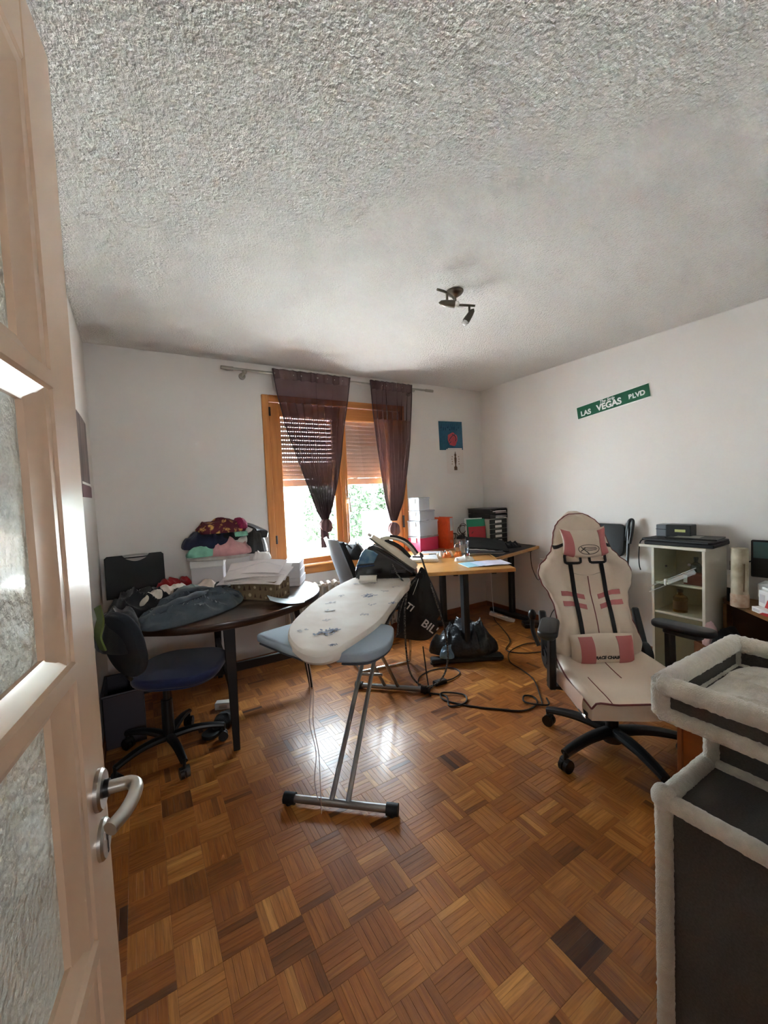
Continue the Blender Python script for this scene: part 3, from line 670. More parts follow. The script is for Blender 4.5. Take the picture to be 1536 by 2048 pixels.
# white carton with the laundry pile
ct = thing('carton', 'white carton carrying the tall laundry pile', 'box', (.475, 3.17, TZ), R(-14))
obj('box_body', MB().box((.425, 3.19, TZ + .095), (.21, .22, .19), .003, Matrix.Translation((.465, 3.19, 0)) @ Rz(R(-14)) @ Matrix.Translation((-.465, -3.19, 0))), card_m, ct)
obj('box_lid', MB().box((.425, 3.19, TZ + .192), (.22, .23, .05), .004, Matrix.Translation((.465, 3.19, 0)) @ Rz(R(-14)) @ Matrix.Translation((-.465, -3.19, 0))), white_m, ct)
PZ = TZ + .218
single('white_towel', heap((.50, 3.15, PZ), .22, .135, .05, R(-8), 31, .016, 14, .2, edge=.02), fabric('white_terry', (216, 210, 202)), 'white towel at the bottom of the laundry pile', 'towel')
single('mint_blouse', heap((.405, 3.09, PZ + .035), .135, .085, .06, R(20), 33, .02, 18, .3, edge=.02), fabric('mint_cotton', (132, 196, 172)), 'mint green top hanging out at the left of the laundry pile', 'top')
single('pink_jumper', heap((.545, 3.07, PZ + .03), .17, .095, .085, R(-12), 36, .024, 16, .3, edge=.022), fabric('dusty_pink', (206, 152, 154)), 'dusty pink jumper bulging out of the laundry pile', 'jumper')
single('white_vest', heap((.63, 3.12, PZ + .10), .085, .06, .045, R(-10), 38, .014, 20, .3, edge=.012), fabric('white_cotton', (228, 220, 216)), 'white vest stuffed between pink jumper and black jacket', 'vest')
single('navy_sweater', heap((.44, 3.14, PZ + .085), .185, .12, .085, R(-4), 41, .022, 13, .2, edge=.03), fabric('navy_knit', (28, 34, 64), (18, 22, 42)), 'navy sweater draped over the left of the laundry pile', 'sweater')
single('black_sweatshirt', heap((.535, 3.15, PZ + .125), .145, .11, .055, R(4), 43, .018, 15, .25, edge=.03), blackfab_m, 'black sweatshirt below the patterned scarf in the laundry pile', 'sweatshirt')
single('mint_sock', heap((.635, 3.09, PZ + .150), .055, .04, .022, R(10), 45, .01, 22, .3, edge=.016), fabric('mint_terry', (140, 208, 182)), 'small mint green sock high on the right of the laundry pile', 'sock')
sc_m = mat('maroon_pattern', (86, 18, 36), .85, vary=(24, (206, 158, 84), .10, .58), bump=(200, .3, .002))
sc = heap((.515, 3.13, PZ + .185), .165, .095, .060, R(6), 48, .014, 12, .18, edge=.034, sup=3)
sco = single('patterned_scarf', sc, sc_m, 'maroon and gold patterned scarf crowning the laundry pile', 'scarf')
obj('magenta_corner', heap((.645, 3.12, PZ + .205), .05, .07, .052, R(6), 51, .01, 18, .2, edge=.03), mat('magenta_cloth', (146, 26, 74), .9, vary=(60, (110, 18, 54))), sco)
single('black_jacket', heap((.735, 3.10, PZ + .02), .095, .085, .17, R(-35), 55, .03, 12, .25, edge=.02), mat('black_faux_leather', (22, 22, 25), .45, bump=(30, .3, .01)), 'shiny black jacket slumped at the right of the laundry pile', 'jacket')
obj('sleeve', ribbon([(.655, 3.18, PZ + .245), (.72, 3.13, PZ + .225), (.785, 3.08, PZ + .18), (.775, 3.05, PZ + .13)], .09, .012), mat('black_faux_leather', ()), bpy.data.objects['black_jacket'])
single('white_wrap', heap((.76, 3.03, PZ - .03), .075, .06, .055, R(-20), 58, .014, 20, .3, edge=.012), paper_m, 'white crumpled tissue paper tucked under the black jacket', 'paper')

# patterned gift box with envelopes
gm = mat('kraft_print', (112, 92, 68), .8, vary=(70, (128, 106, 78)))
GB = Matrix.Translation((.655, 2.665, TZ)) @ Rz(R(-49.5))
gb = thing('gift_box', 'brown printed gift box full of papers near the table edge', 'box', (.655, 2.665, TZ), R(-49.5))
bx = MB(); bw, bd, bh = .325, .17, .118
for a, c in (((-bw / 2, -bd / 2, 0), (bw / 2, bd / 2, .004)), ((-bw / 2, -bd / 2, 0), (bw / 2, -bd / 2 + .004, bh)), ((-bw / 2, bd / 2 - .004, 0), (bw / 2, bd / 2, bh)), ((-bw / 2, -bd / 2, 0), (-bw / 2 + .004, bd / 2, bh)), ((bw / 2 - .004, -bd / 2, 0), (bw / 2, bd / 2, bh))):
    bx.span(a, c, 0, GB)
obj('box_body', bx, gm, gb, smooth=0)
rnd = random.Random(4); pr1 = mat('print_brown', (74, 48, 34), .8); pr2 = mat('print_cream', (190, 172, 142), .8)
for k in range(26):
    if k < 16: x, z = -bw / 2 + .025 + (k % 8) * .039, .025 + (k // 8) * .05 + rnd.uniform(-.008, .008); MM = GB @ Matrix(((1, 0, 0, x), (0, 0, -1, -bd / 2), (0, 1, 0, z), (0, 0, 0, 1)))
    else: y, z = -bd / 2 + .022 + (k % 5) * .032, .025 + ((k - 16) // 5) * .05; MM = GB @ Matrix(((0, 0, 1, bw / 2), (1, 0, 0, y), (0, 1, 0, z), (0, 0, 0, 1)))
    s_ = .011 + rnd.uniform(0, .004)
    pm = MB(); pm.prism([(-s_ * .7, -s_), (s_ * .7, -s_), (0, s_ * 1.25)] if k % 3 else [(s_ * .8 * math.cos(a * PI / 4), s_ * .8 * math.sin(a * PI / 4)) for a in range(8)], .0002, .0007, M=MM)
    obj('printed_motif', pm, pr1 if k % 3 else pr2, gb, smooth=0)
def sheet(name, M, w, d, curl, m, label, cat, group=None, th=.0012, parent=None):
    mb = MB(); mb.shell(lambda u, v: M @ Vector(((u - .5) * w, (v - .5) * d, curl(u, v))), 10, 8, th)
    if parent: return obj(name, mb, m, parent)
    return single(name, mb, m, label, cat, group)
env_m = mat('envelope_paper', (214, 204, 204), .8, vary=(5, (204, 194, 192)))
GT = TZ + bh
for k, (x, y, rz, w, d, dz, lab) in enumerate(((.635, 2.68, -40, .42, .25, .020, 'bottom white envelope spread over the printed gift box'), (.665, 2.70, -30, .38, .25, .034, 'middle white envelope fanned on the printed gift box'),
        (.65, 2.73, -22, .36, .25, .050, 'third white envelope fanned on the printed gift box'), (.695, 2.72, -36, .27, .20, .064, 'small top envelope on the printed gift box'))):
    E_ = Matrix.Translation((x, y, GT + dz)) @ Rz(R(rz)) @ Matrix.Rotation(R(15), 4, 'X')
    o = sheet('envelope', E_, w, d, lambda u, v, k=k: .010 * math.sin(u * PI) + .003 * noise.noise((u * 4, v * 4, k)), env_m, lab, 'envelope', None, .004)
    obj('flap_fold', MB().tube([E_ @ Vector(((u - .5) * w * .94, d * .22 - abs(u - .5) * d * .5, .010 * math.sin(u * PI) + .005)) for u in [i / 8 for i in range(9)]], .0012, 5), card_m, o)
for k in range(3):
    sheet('receipt', Matrix.Translation((.745 + .012 * k, 2.60 + .01 * k, GT - .012 + k * .012)) @ Rz(R(-49 + 12 * k)) @ Matrix.Rotation(R(8), 4, 'Y'), .10, .09, lambda u, v: .004 * math.sin(u * 7), paper_m,
          ('lowest', 'middle', 'upper')[k] + ' curled receipt sticking out at the right of the gift box', 'paper', None, .002)
# three white boxes
wb_m = mat('white_carton', (206, 202, 206), .7)
for k, lab in enumerate(('bottom of three white cartons beside the window', 'middle of three white cartons beside the window', 'top of three white cartons beside the window')):
    WBM = Matrix.Translation((.965, 2.915 + .003 * k, TZ + .0005 + .0555 * k)) @ Rz(R(-30 + 1.5 * k))
    t = thing('white_carton', lab, 'box', (.965, 2.915, TZ + .0005 + .0555 * k), R(-30), 'white cartons stacked by the window')
    obj('box_body', MB().span((-.062, -.115, 0), (.062, .115, .034), .002, WBM), wb_m, t)
    obj('box_lid', MB().span((-.064, -.117, .030), (.064, .117, .055), .002, WBM), wb_m, t)
sheet('leaflet', Matrix.Translation((.735, 2.40, TZ + .002)) @ Rz(R(-8)), .20, .135, lambda u, v: .045 * (1 - u) ** 2.2 + .018 * max(0, u - .6) ** 1.5, mat('blue_leaflet', (204, 216, 222), .5, vary=(14, (160, 196, 212), .4)), 'curled pale blue leaflet on the table in front of the gift box', 'leaflet')

# ------------------------------------------------------------------ office chairs with five-star bases
def star_base(t, c, rad, a0, m, zhub=.10, zend=.085, w0=.052, w1=.036, droop=0.012, caster_r=.026):
    for k in range(5):
        a = a0 + k * 2 * PI / 5; d = Vector((math.cos(a), math.sin(a), 0)); n = Vector((-d.y, d.x, 0))
        lg = MB(); pts = [c + d * (.03 + (rad - .03) * u) + Vector((0, 0, zhub + .012 * math.sin(u * PI) - (zhub - zend) * u ** 2)) for u in [i / 8 for i in range(9)]]
        lg.tube(pts, [(w0 + (w1 - w0) * i / 8) * .5 for i in range(9)], 10, flat=.8)
        lo = obj('base_leg', lg, m, t)
        e = pts[-1]; cs = MB()
        cs.cyl(e + Vector((0, 0, .008)), e - Vector((0, 0, .045)), .008, n=8)
        q = Vector((e.x, e.y, caster_r)) - d * .006
        for s in (-1, 1): cs.cyl(q + n * s * .004, q + n * s * .022, caster_r, n=18)
        cs.tube([q + Vector((0, 0, caster_r * .6)) + n * .024 * s for s in (-1, 1)], caster_r * .62, 10)
        obj('caster', cs, black_m, lo)
    return t
def rounded_poly(w, d, r, n=6):
    out = []
    for cx, cy, a in ((w / 2 - r, d / 2 - r, 0), (-w / 2 + r, d / 2 - r, 90), (-w / 2 + r, -d / 2 + r, 180), (w / 2 - r, -d / 2 + r, 270)):
        out += [(cx + r * math.cos(R(a + 90 * k / n)), cy + r * math.sin(R(a + 90 * k / n))) for k in range(n + 1)]
    return out

# blue task chair in the dark left corner
BC = Vector((.075, 2.47, 0))
bcx = thing('office_chair', 'dark blue upholstered office chair tucked under the walnut table', 'chair', BC, R(55))
blue_m = mat('navy_upholstery', (20, 32, 72), .95, bump=(260, .4, .002), sheen=.2)
BM = Matrix.Translation(BC) @ Rz(R(-25))
st = MB(); st.prism([(x + .09, y) for x, y in rounded_poly(.43, .44, .15)], .445, .495, .02, BM, 3); st.prism([(x + .09, y) for x, y in rounded_poly(.39, .40, .15)], .432, .447, .004, BM)
obj('seat', st, blue_m, bcx)
bk = MB(); BKM = Matrix.Translation((-.090, 2.30, .690)) @ Rz(R(-60)) @ Matrix.Rotation(R(8), 4, 'X')
def bkf(u, v, s=1):
    return None
bkm = bmesh.new()
bk.prism(rounded_poly(.31, .32, .14, 8), -.022, .022, .016, BKM @ Matrix(((1, 0, 0, 0), (0, 0, 1, 0), (0, 1, 0, 0), (0, 0, 0, 1))), 3); bkm.free()
obj('backrest', bk, mat('navy_back', (14, 16, 26), .95, bump=(260, .4, .002)), bcx)
ar = MB(); ar.tube(smoothpts([BM @ Vector((.05, -.02, .43)), BM @ Vector((-.08, -.04, .43)), Vector((-.08, 2.36, .50)), Vector((-.085, 2.325, .60)), Vector((-.078, 2.31, .70))], 5), .018, 8, flat=.6); obj('back_support', ar, black_m, bcx)
obj('gas_column', MB().cyl(BC + Vector((0, 0, .09)), BC + Vector((0, 0, .30)), .030, .028).cyl(BC + Vector((.0, .0, .28)), BC + Vector((0, 0, .44)), .016).box(BC + Vector((.03, 0, .425)), (.20, .14, .03), .008), black_m, bcx)
star_base(bcx, BC, .275, R(-8), black_m)
# neon-lined jacket hung on its back, and dim things in that corner
single('black_jacket', heap((-.11, 2.42, .66), .10, .17, .17, R(10), 61, .03, 12, .25, edge=.03), blackfab_m, 'black jacket bundled over the top of the blue office chair', 'jacket').name = 'hung_jacket'
obj('neon_lining', ribbon([(-.175, 2.25, .90), (-.165, 2.235, .84), (-.18, 2.245, .77), (-.165, 2.245, .70)], .07, .008, up=(1, 0.4, 0)), mat('lime_lining', (82, 92, 40), .8), bpy.data.objects['hung_jacket'])
cr = thing('storage_crate', 'grey plastic crate on the floor behind the blue office chair', 'crate', (-.13, 2.86, 0))
cb = MB(); cb.span((-.225, 2.70, 0), (-.03, 3.02, .012)); 
for a, c in (((-.225, 2.70, 0), (-.03, 2.706, .30)), ((-.225, 3.014, 0), (-.03, 3.02, .30)), ((-.225, 2.70, 0), (-.219, 3.02, .30)), ((-.036, 2.70, 0), (-.03, 3.02, .30))): cb.span(a, c, .001)
obj('crate_wall', cb, mat('grey_crate', (70, 66, 74), .5), cr); 
rm = MB(); rm.tube([(-.228, 2.697, .30), (-.027, 2.697, .30), (-.027, 3.023, .30), (-.228, 3.023, .30), (-.228, 2.697, .30)], .007, 6); obj('crate_rim', rm, mat('grey_crate', ()), cr)
sl = thing('black_slipper', 'single black slipper lying on the floor right of the blue chair base', 'slipper', (.36, 2.60, 0))
sb = MB(); sb.prism([(x * (1 - .25 * (y > 0)) , y) for x, y in rounded_poly(.095, .25, .045)], 0, .022, .004, Matrix.Translation((.345, 2.56, 0)) @ Rz(R(-50)), 2); obj('sole', sb, rubber_m, sl)
up_ = heap((.375, 2.58, .018), .085, .052, .05, R(40), 66, .006, 12, .12, edge=.02); obj('upper', up_, blackfab_m, sl)
wc = single('small_carton', MB().box((0, 0, .022), (.105, .05, .044), .003, Matrix.Translation((.41, 2.80, .0)) @ Rz(R(-25))), white_m, 'small white carton on the parquet behind the black slipper', 'box')
obj('carton_label', MB().box((0, -.0255, .022), (.05, .001, .02), 0, Matrix.Translation((.41, 2.80, .0)) @ Rz(R(-25))), card_m, wc)

# ------------------------------------------------------------------ ironing board
IB = thing('ironing_board', 'ironing board with pale floral cover and silver legs in the middle', 'ironing board', (1.0, 1.95, 0))
out_ = [(.503, 1.526), (.513, 1.461), (.547, 1.405), (.60, 1.40), (.666, 1.439), (.818, 1.532), (.949, 1.632), (1.128, 1.817), (1.344, 2.039), (1.50, 2.19), (1.552, 2.28), (1.53, 2.356), (1.464, 2.444), (1.377, 2.503), (1.29, 2.545), (1.21, 2.50), (1.06, 2.383), (.875, 2.2), (.69, 1.983), (.58, 1.828), (.527, 1.709), (.507, 1.611)]
op = [Vector((x, y, 0)) for x, y in out_]; op = smoothpts(op + [op[0]], 4)[:-1]
cm = Vector((sum(p.x for p in op) / len(op), sum(p.y for p in op) / len(op), 0))
def cover_mat():
    m = mat('floral_cover', (206, 198, 190), .8, bump=(7, .25, .02)); nt = m.node_tree; b_ = nt.nodes['Principled BSDF']; L = nt.links.new
    tc = nt.nodes.new('ShaderNodeTexCoord'); n1 = nt.nodes.new('ShaderNodeTexNoise'); n1.inputs['Scale'].default_value = 5; n1.inputs['Detail'].default_value = 2
    L(tc.outputs['Object'], n1.inputs['Vector']); cr_ = nt.nodes.new('ShaderNodeValToRGB')
    cr_.color_ramp.elements[0].position = .35; cr_.color_ramp.elements[1].position = .75
    cr_.color_ramp.elements[0].color = (*lin((212, 206, 198)), 1); cr_.color_ramp.elements[1].color = (*lin((196, 182, 170)), 1)
    L(n1.outputs[0], cr_.inputs[0]); L(cr_.outputs[0], b_.inputs['Base Color']); return m
cov_m = cover_mat(); IZ = .775
t = bmesh.new(); rings = []
for z, k in ((IZ - .050, .985), (IZ - .034, 1.012), (IZ - .012, 1.010), (IZ - .002, .990), (IZ, .96), (IZ, .7), (IZ, .35)):
    rings.append([t.verts.new((cm.x + (p.x - cm.x) * k, cm.y + (p.y - cm.y) * k, z + (.010 * noise.noise((p.x * 9, p.y * 9, z * 3)) if z < IZ - .03 else .0015 * noise.noise((p.x * 7 * k, p.y * 7 * k, 1))))) for p in op])
for a, c in zip(rings, rings[1:]):
    for k in range(len(op)): t.faces.new((a[k], a[(k + 1) % len(op)], c[(k + 1) % len(op)], c[k]))
t.faces.new(rings[-1]); mb = MB(); mb._merge(t); board = obj('board_cover', mb, cov_m, IB)
obj('board_plate', MB().prism([(cm.x + (p.x - cm.x) * .965, cm.y + (p.y - cm.y) * .965) for p in op], IZ - .045, IZ - .022), mat('plate_grey', (120, 122, 126), .5, .3), IB)
# printed flowers
fl_m = mat('flower_print', (112, 120, 140), .85); fl2 = mat('leaf_print', (164, 162, 166), .85); rnd = random.Random(12)
def in_board(x, y):
    c = False; n = len(op); j = n - 1
    for i in range(n):
        a, q = op[i], op[j]
        if (a.y > y) != (q.y > y) and x < (q.x - a.x) * (y - a.y) / (q.y - a.y) + a.x: c = not c
        j = i
    return c
spots = [(.66, 1.60, .058, 1), (1.10, 2.02, .05, 1), (.90, 1.72, .03, 0), (.80, 1.90, .035, 0), (1.28, 2.28, .03, 0), (1.22, 2.05, .026, 0), (1.33, 2.10, .03, 0), (1.02, 1.85, .03, 0), (.62, 1.45, .02, 1), (1.43, 2.32, .028, 0), (1.18, 2.35, .026, 0), (.97, 2.12, .026, 0), (1.12, 1.80, .024, 1), (.72, 1.76, .028, 0), (.58, 1.70, .028, 0), (.86, 2.02, .026, 0)]
for x, y, s_, big in spots:
    f = MB()
    for k in range(30 if big else 7):
        a = rnd.uniform(0, 2 * PI); d_ = s_ * rnd.uniform(.15, 1); px, py = x + d_ * math.cos(a), y + d_ * .75 * math.sin(a); a2 = rnd.uniform(0, PI); ln = s_ * (rnd.uniform(.10, .26) if big else rnd.uniform(.2, .42))
        f.prism([(ln * math.cos(q) , ln * .38 * math.sin(q)) for q in [2 * PI * i / 8 for i in range(8)]], 0, .0006, M=Matrix.Translation((px, py, IZ + .0022 + k * .00005)) @ Rz(a2))
    o = obj('printed_flower' if big else 'printed_sprig', f, fl_m if big else fl2, IB, smooth=0); o['kind'] = 'stuff'
pad_m = mat('blue_grey_pad', (138, 152, 166), .75, bump=(120, .2, .002))
def pad(poly, z0, z1):
    mb = MB(); P = [Vector((x, y, 0)) for x, y in poly]; P = smoothpts(P + [P[0]], 4)[:-1]; mb.prism([(p.x, p.y) for p in P], z0, z1, .010, seg=3); return mb
obj('sleeve_wing', pad([(.425, 1.845), (.455, 1.865), (.60, 1.90), (.74, 1.93), (.66, 1.72), (.545, 1.52), (.500, 1.58), (.452, 1.74)], .715, .752), pad_m, IB)
obj('sleeve_wing', pad([(.62, 1.43), (.72, 1.36), (.835, 1.395), (.93, 1.50), (.965, 1.58), (.90, 1.66), (.76, 1.58)], .710, .750), pad_m, IB)
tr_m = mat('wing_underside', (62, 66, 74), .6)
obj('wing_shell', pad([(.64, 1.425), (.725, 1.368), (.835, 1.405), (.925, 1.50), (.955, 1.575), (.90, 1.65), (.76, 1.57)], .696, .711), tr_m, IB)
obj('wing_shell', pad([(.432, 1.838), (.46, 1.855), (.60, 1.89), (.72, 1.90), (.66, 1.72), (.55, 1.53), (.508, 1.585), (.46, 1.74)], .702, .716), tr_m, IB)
legm = mat('silver_leg', (150, 148, 146), .38, .85)
fa, fb = Vector((.500, 1.742, .026)), Vector((.842, 1.428, .026)); ra, rb = Vector((1.25, 2.505, .026)), Vector((1.580, 2.180, .026))
for (p, q), cn, d_ in (((fa, fb), Vector((1.35, 2.28, .735)), 0), ((ra, rb), Vector((.90, 1.82, .735)), 1)):
    u_ = (q - p).normalized()
    obj('foot_tube', MB().cyl(p, q, .0165, n=18), legm, IB)
    for e, s_ in ((p, -1), (q, 1)): obj('foot_cap', MB().cyl(e - u_ * .022 * s_ * 1.2, e + u_ * .024 * s_, .0245, n=18).box(e - Vector((0, 0, .012)), (.04, .04, .026), .006), rubber_m, IB)
    mid = (p + q) / 2; g_ = .037 if d_ == 0 else .046
    for s_ in (-1, 1):
        lg = MB(); lg.tube([mid + u_ * g_ * s_ + Vector((0, 0, .008)), cn + u_ * (g_ * (.75 if d_ == 0 else .85)) * s_], .0115 if d_ == 0 else .0105, 12, flat=1.0)
        obj('leg', lg, legm, IB)
pv = Vector((1.02, 1.94, .37)); obj('pivot_bolt', MB().cyl(Vector((.985, 1.975, .37)), Vector((1.085, 1.885, .37)), .008), steel_m, IB)
lv = MB(); lv.tube([(.80, 1.62, .70), (1.25, 2.12, .705)], .010, 8); lv.tube([(.87, 1.55, .70), (1.32, 2.05, .705)], .010, 8); obj('support_rail', lv, black_m, IB)
for k, (x, y) in enumerate(((.512, 1.462), (.519, 1.452))):
    pts = smoothpts([(x, y, .742), (x + .010, y - .004, .62), (x + .004 * k, y, .50), (x + .016, y - .01, .38), (x + .006 + .012 * k, y - .004, .27), (x + .014, y - .01, .19 - .05 * k)], 5)
    obj('drawstring', MB().tube(pts, .0016, 5), mat('cotton_string', (196, 168, 154), .9), IB)

# ------------------------------------------------------------------ steam station, iron, roll
SO = Vector((1.46, 2.45, IZ + .004)); SMx = Matrix.Translation(SO) @ Rz(R(-36))
def sl_(poly, y0, y1, bev=.01, seg=2):   # xz outline, swept along local y
    mb = MB(); mb.prism(poly, -y1, -y0, bev, SMx @ Matrix(((1, 0, 0, 0), (0, 0, -1, 0), (0, 1, 0, 0), (0, 0, 0, 1))), seg); return mb
stn = thing('steam_station', 'black steam generator with blue water tank on the far end of the ironing board', 'steam station', SO, R(-36))
obj('body', sl_([(-.185, .0), (.225, .0), (.235, .02), (.20, .055), (.11, .115), (.02, .175), (-.06, .225), (-.09, .215), (-.14, .16), (-.185, .06)], -.115, .115, .018, 3), mat('gloss_black', (14, 15, 17), .18, coat=.5), stn)
obj('base_foot', sl_([(-.17, -.004), (.21, -.004), (.215, .01), (-.175, .01)], -.10, .10, .003), rubber_m, stn)
obj('water_tank', sl_([(-.178, .085), (-.150, .10), (-.055, .105), (-.022, .165), (-.055, .19), (-.108, .205), (-.135, .18)], -.122, .09, .010, 3), mat('blue_tank', (70, 128, 176), .12, trans=.5, coat=.6, vary=(18, (150, 190, 214), .5)), stn)
obj('tank_rim', sl_([(-.185, .055), (-.16, .075), (-.05, .085), (-.05, .098), (-.17, .094)], -.118, .10, .006), mat('navy_gloss', (26, 44, 82), .2, coat=.4), stn)
obj('control_strip', MB().box((.11, -.117, .045), (.10, .004, .022), .002, SMx), mat('panel_grey', (60, 62, 66), .4), stn)
iron = thing('steam_iron', 'cream steam iron resting tilted on the black steam station', 'iron', SO + Vector((0, 0, .20)), R(-36))
e1, e2 = Vector((-.085, 0, .275)), Vector((.222, 0, .048)); ux = (e2 - e1).normalized(); uz = Vector((-ux.z, 0, ux.x)); uz = uz if uz.z > 0 else -uz
IM = SMx @ Matrix(((ux.x, 0, uz.x, e1.x), (0, 1, 0, -.035), (ux.z, 0, uz.z, e1.z), (0, 0, 0, 1)))
Ln = (e2 - e1).length
def iron_outline(k=1.0):
    o_ = []
    for i in range(13): u = i / 12; o_.append((u * Ln, k * .058 * min(1, (u * 1.25 + .03)) ** .55 * (1 if u < .93 else .88)))
    return o_ + [(x, -y) for x, y in o_[::-1]]
obj('soleplate', MB().prism(iron_outline(), -.012, .0, .002, IM), mat('sole_steel', (96, 92, 84), .3, .9), iron)
cream_i = mat('iron_cream', (216, 206, 188), .35, coat=.25)
ib = MB(); 
def ibf(u, v):
    x = .012 + u * (Ln - .012); w = .055 * min(1, (u * 1.25 + .02)) ** .55 * (1 if u < .93 else 1 - (u - .93) * 3); h_ = .030 + .012 * math.sin(u * PI)
    a = PI * v; return IM @ Vector((x, w * math.cos(a), h_ * math.sin(a) ** .7))
ib.grid(ibf, 24, 12); obj('iron_body', ib, cream_i, iron, smooth=60)
hd_ = MB(); hp = smoothpts([(.075, 0, .030), (.10, 0, .060), (.15, 0, .092), (.21, 0, .108), (.27, 0, .104), (.335, 0, .082)], 6)
hd_.tube([IM @ p for p in hp], [.018 - .003 * math.sin(PI * i / (len(hp) - 1)) for i in range(len(hp))], 12, flat=.85); obj('iron_handle', hd_, cream_i, iron)
gp = MB(); gp.tube([IM @ (p + Vector((0, 0, .010))) for p in hp[8:]], .0135, 10); obj('handle_grip', gp, black_m, iron)
ck = MB(); ck.tube([IM @ p for p in smoothpts([(.10, 0, .040), (.17, 0, .058), (.24, 0, .058), (.31, 0, .040)], 5)], [.012] * 16, 10, flat=1.2); obj('handle_recess', ck, black_m, iron)
tw = MB(); tw.box((-.008, 0, .012), (.03, .016, .022), .003, IM); obj('tip_guard', tw, cream_i, iron)
# steam hose and cords (rope-braided)
rope_m = mat('braided_cord', (22, 21, 22), .8, vary=(160, (120, 114, 108), .12))
hs = smoothpts([IM @ Vector((Ln - .06, 0, .055)), IM @ Vector((Ln - .005, -.01, .095)), SMx @ Vector((.26, -.04, .15)), SMx @ Vector((.285, -.10, .07)), (1.63, 2.10, .66), (1.655, 2.05, .48), (1.665, 2.03, .30), (1.64, 2.04, .17), (1.57, 2.07, .10), (1.48, 2.10, .12), (1.42, 2.12, .22), (1.40, 2.12, .40), (1.41, 2.13, .60), (1.45, 2.16, .74), SMx @ Vector((.10, -.127, .03)), SMx @ Vector((.07, -.122, .10))], 8)
single('steam_hose', MB().tube(hs, .0058, 8), rope_m, 'black braided steam hose looping from the iron down beside the bag', 'hose')
tr = thing('paper_roll', 'small white paper roll lying on the ironing board by the station', 'roll', (1.27, 2.33, IZ + .026), R(-36))
RM = Matrix.Translation((1.262, 2.318, IZ + .026)) @ Rz(R(-36))
obj('roll', MB().tube([RM @ Vector((-.055, 0, 0)), RM @ Vector((.055, 0, 0))], .0235, 18), mat('roll_white', (226, 220, 212), .8, vary=(20, (212, 204, 196))), tr)
obj('roll_core', MB().tube([RM @ Vector((.054, 0, 0)), RM @ Vector((.0562, 0, 0))], .018, 16), mat('core_brown', (60, 48, 38), .9), tr)
obj('loose_end', MB().shell(lambda u, v: RM @ Vector((-.055 + .055 * u, -.020 - .03 * v, -.018 + .02 * v * v)), 3, 5, .0015), mat('roll_white', ()), tr)

# black drawstring bag hanging off the board end
BO = Vector((1.62, 2.15, 0)); BGM = Matrix.Translation(BO) @ Rz(R(-36))
bag = thing('gym_bag', 'black drawstring bag with white letters hanging at the ironing board end', 'bag', BO + Vector((0, 0, .36)), R(-36))
prof = [(-.235, .385), (-.225, .42), (-.20, .62), (-.155, .70), (-.11, .765), (-.075, .80), (-.045, .855), (-.015, .83), (.0, .80), (.03, .73), (.058, .655), (.085, .55), (.05, .505), (.055, .44), (.02, .395), (-.02, .365), (-.08, .36), (-.16, .372)]
P_ = smoothpts([Vector((x, 0, z)) for x, z in prof + [prof[0]]], 3)[:-1]; cx_, cz_ = -.08, .56
t = bmesh.new(); fr_, bk_ = [], []
for s_ in (-1, 1):
    ring_prev = None; rr = []
    for i in range(9):
        k = 1 - i / 9
        rr.append([t.verts.new(BGM @ Vector((cx_ + (p.x - cx_) * k, s_ * (.055 * (1 - k ** 2.4) + .012 * noise.noise((p.x * 12 * k, p.z * 12 * k, s_ * 4))) * (1 if k < .999 else 0), cz_ + (p.z - cz_) * k))) for p in P_])
    if s_ == -1: first = rr
    else: rr[0] = first[0]
    for a, c in zip(rr, rr[1:]):
        for k in range(len(P_)): t.faces.new((a[k], a[(k + 1) % len(P_)], c[(k + 1) % len(P_)], c[k]))
    t.faces.new(rr[-1])
mb = MB(); mb._merge(t); bmesh.ops.remove_doubles(mb.bm, verts=mb.bm.verts, dist=1e-5)
obj('bag_body', mb, mat('black_nylon', (15, 15, 17), .62, bump=(24, .5, .012)), bag, smooth=60)
lw_m = mat('print_white', (226, 224, 222), .6)
tx = Vector((math.cos(R(-36)), math.sin(R(-36)), 0)); ang = R(-38)
def bag_text(body, x, z, size):
    xd = tx * math.cos(ang) + Vector((0, 0, 1)) * math.sin(ang); yd = -tx * math.sin(ang) + Vector((0, 0, 1)) * math.cos(ang)
    o_ = BGM @ Vector((x, -.074, z)); return text('lettering', body, size, plane_frame(o_, xd, yd), lw_m, bag, offset=.0012)
bag_text('TI', -.128, .608, .062); bag_text("BIL'", -.005, .475, .074)
obj('strap', ribbon([BGM @ Vector(p) for p in ((-.05, -.02, .83), (-.075, -.06, .76), (-.105, -.075, .69))], .012, .002, up=tx), lw_m, bag)
obj('drawcord', MB().tube(smoothpts([BGM @ Vector(p) for p in ((-.07, -.03, .79), (-.12, -.06, .74), (-.165, -.06, .66), (-.20, -.05, .54), (-.215, -.045, .42))], 6), .0045, 7), rope_m, bag)
obj('knot', MB().ball(BGM @ Vector((-.055, -.03, .80)), (.028, .024, .024)), mat('black_nylon', ()), bag)

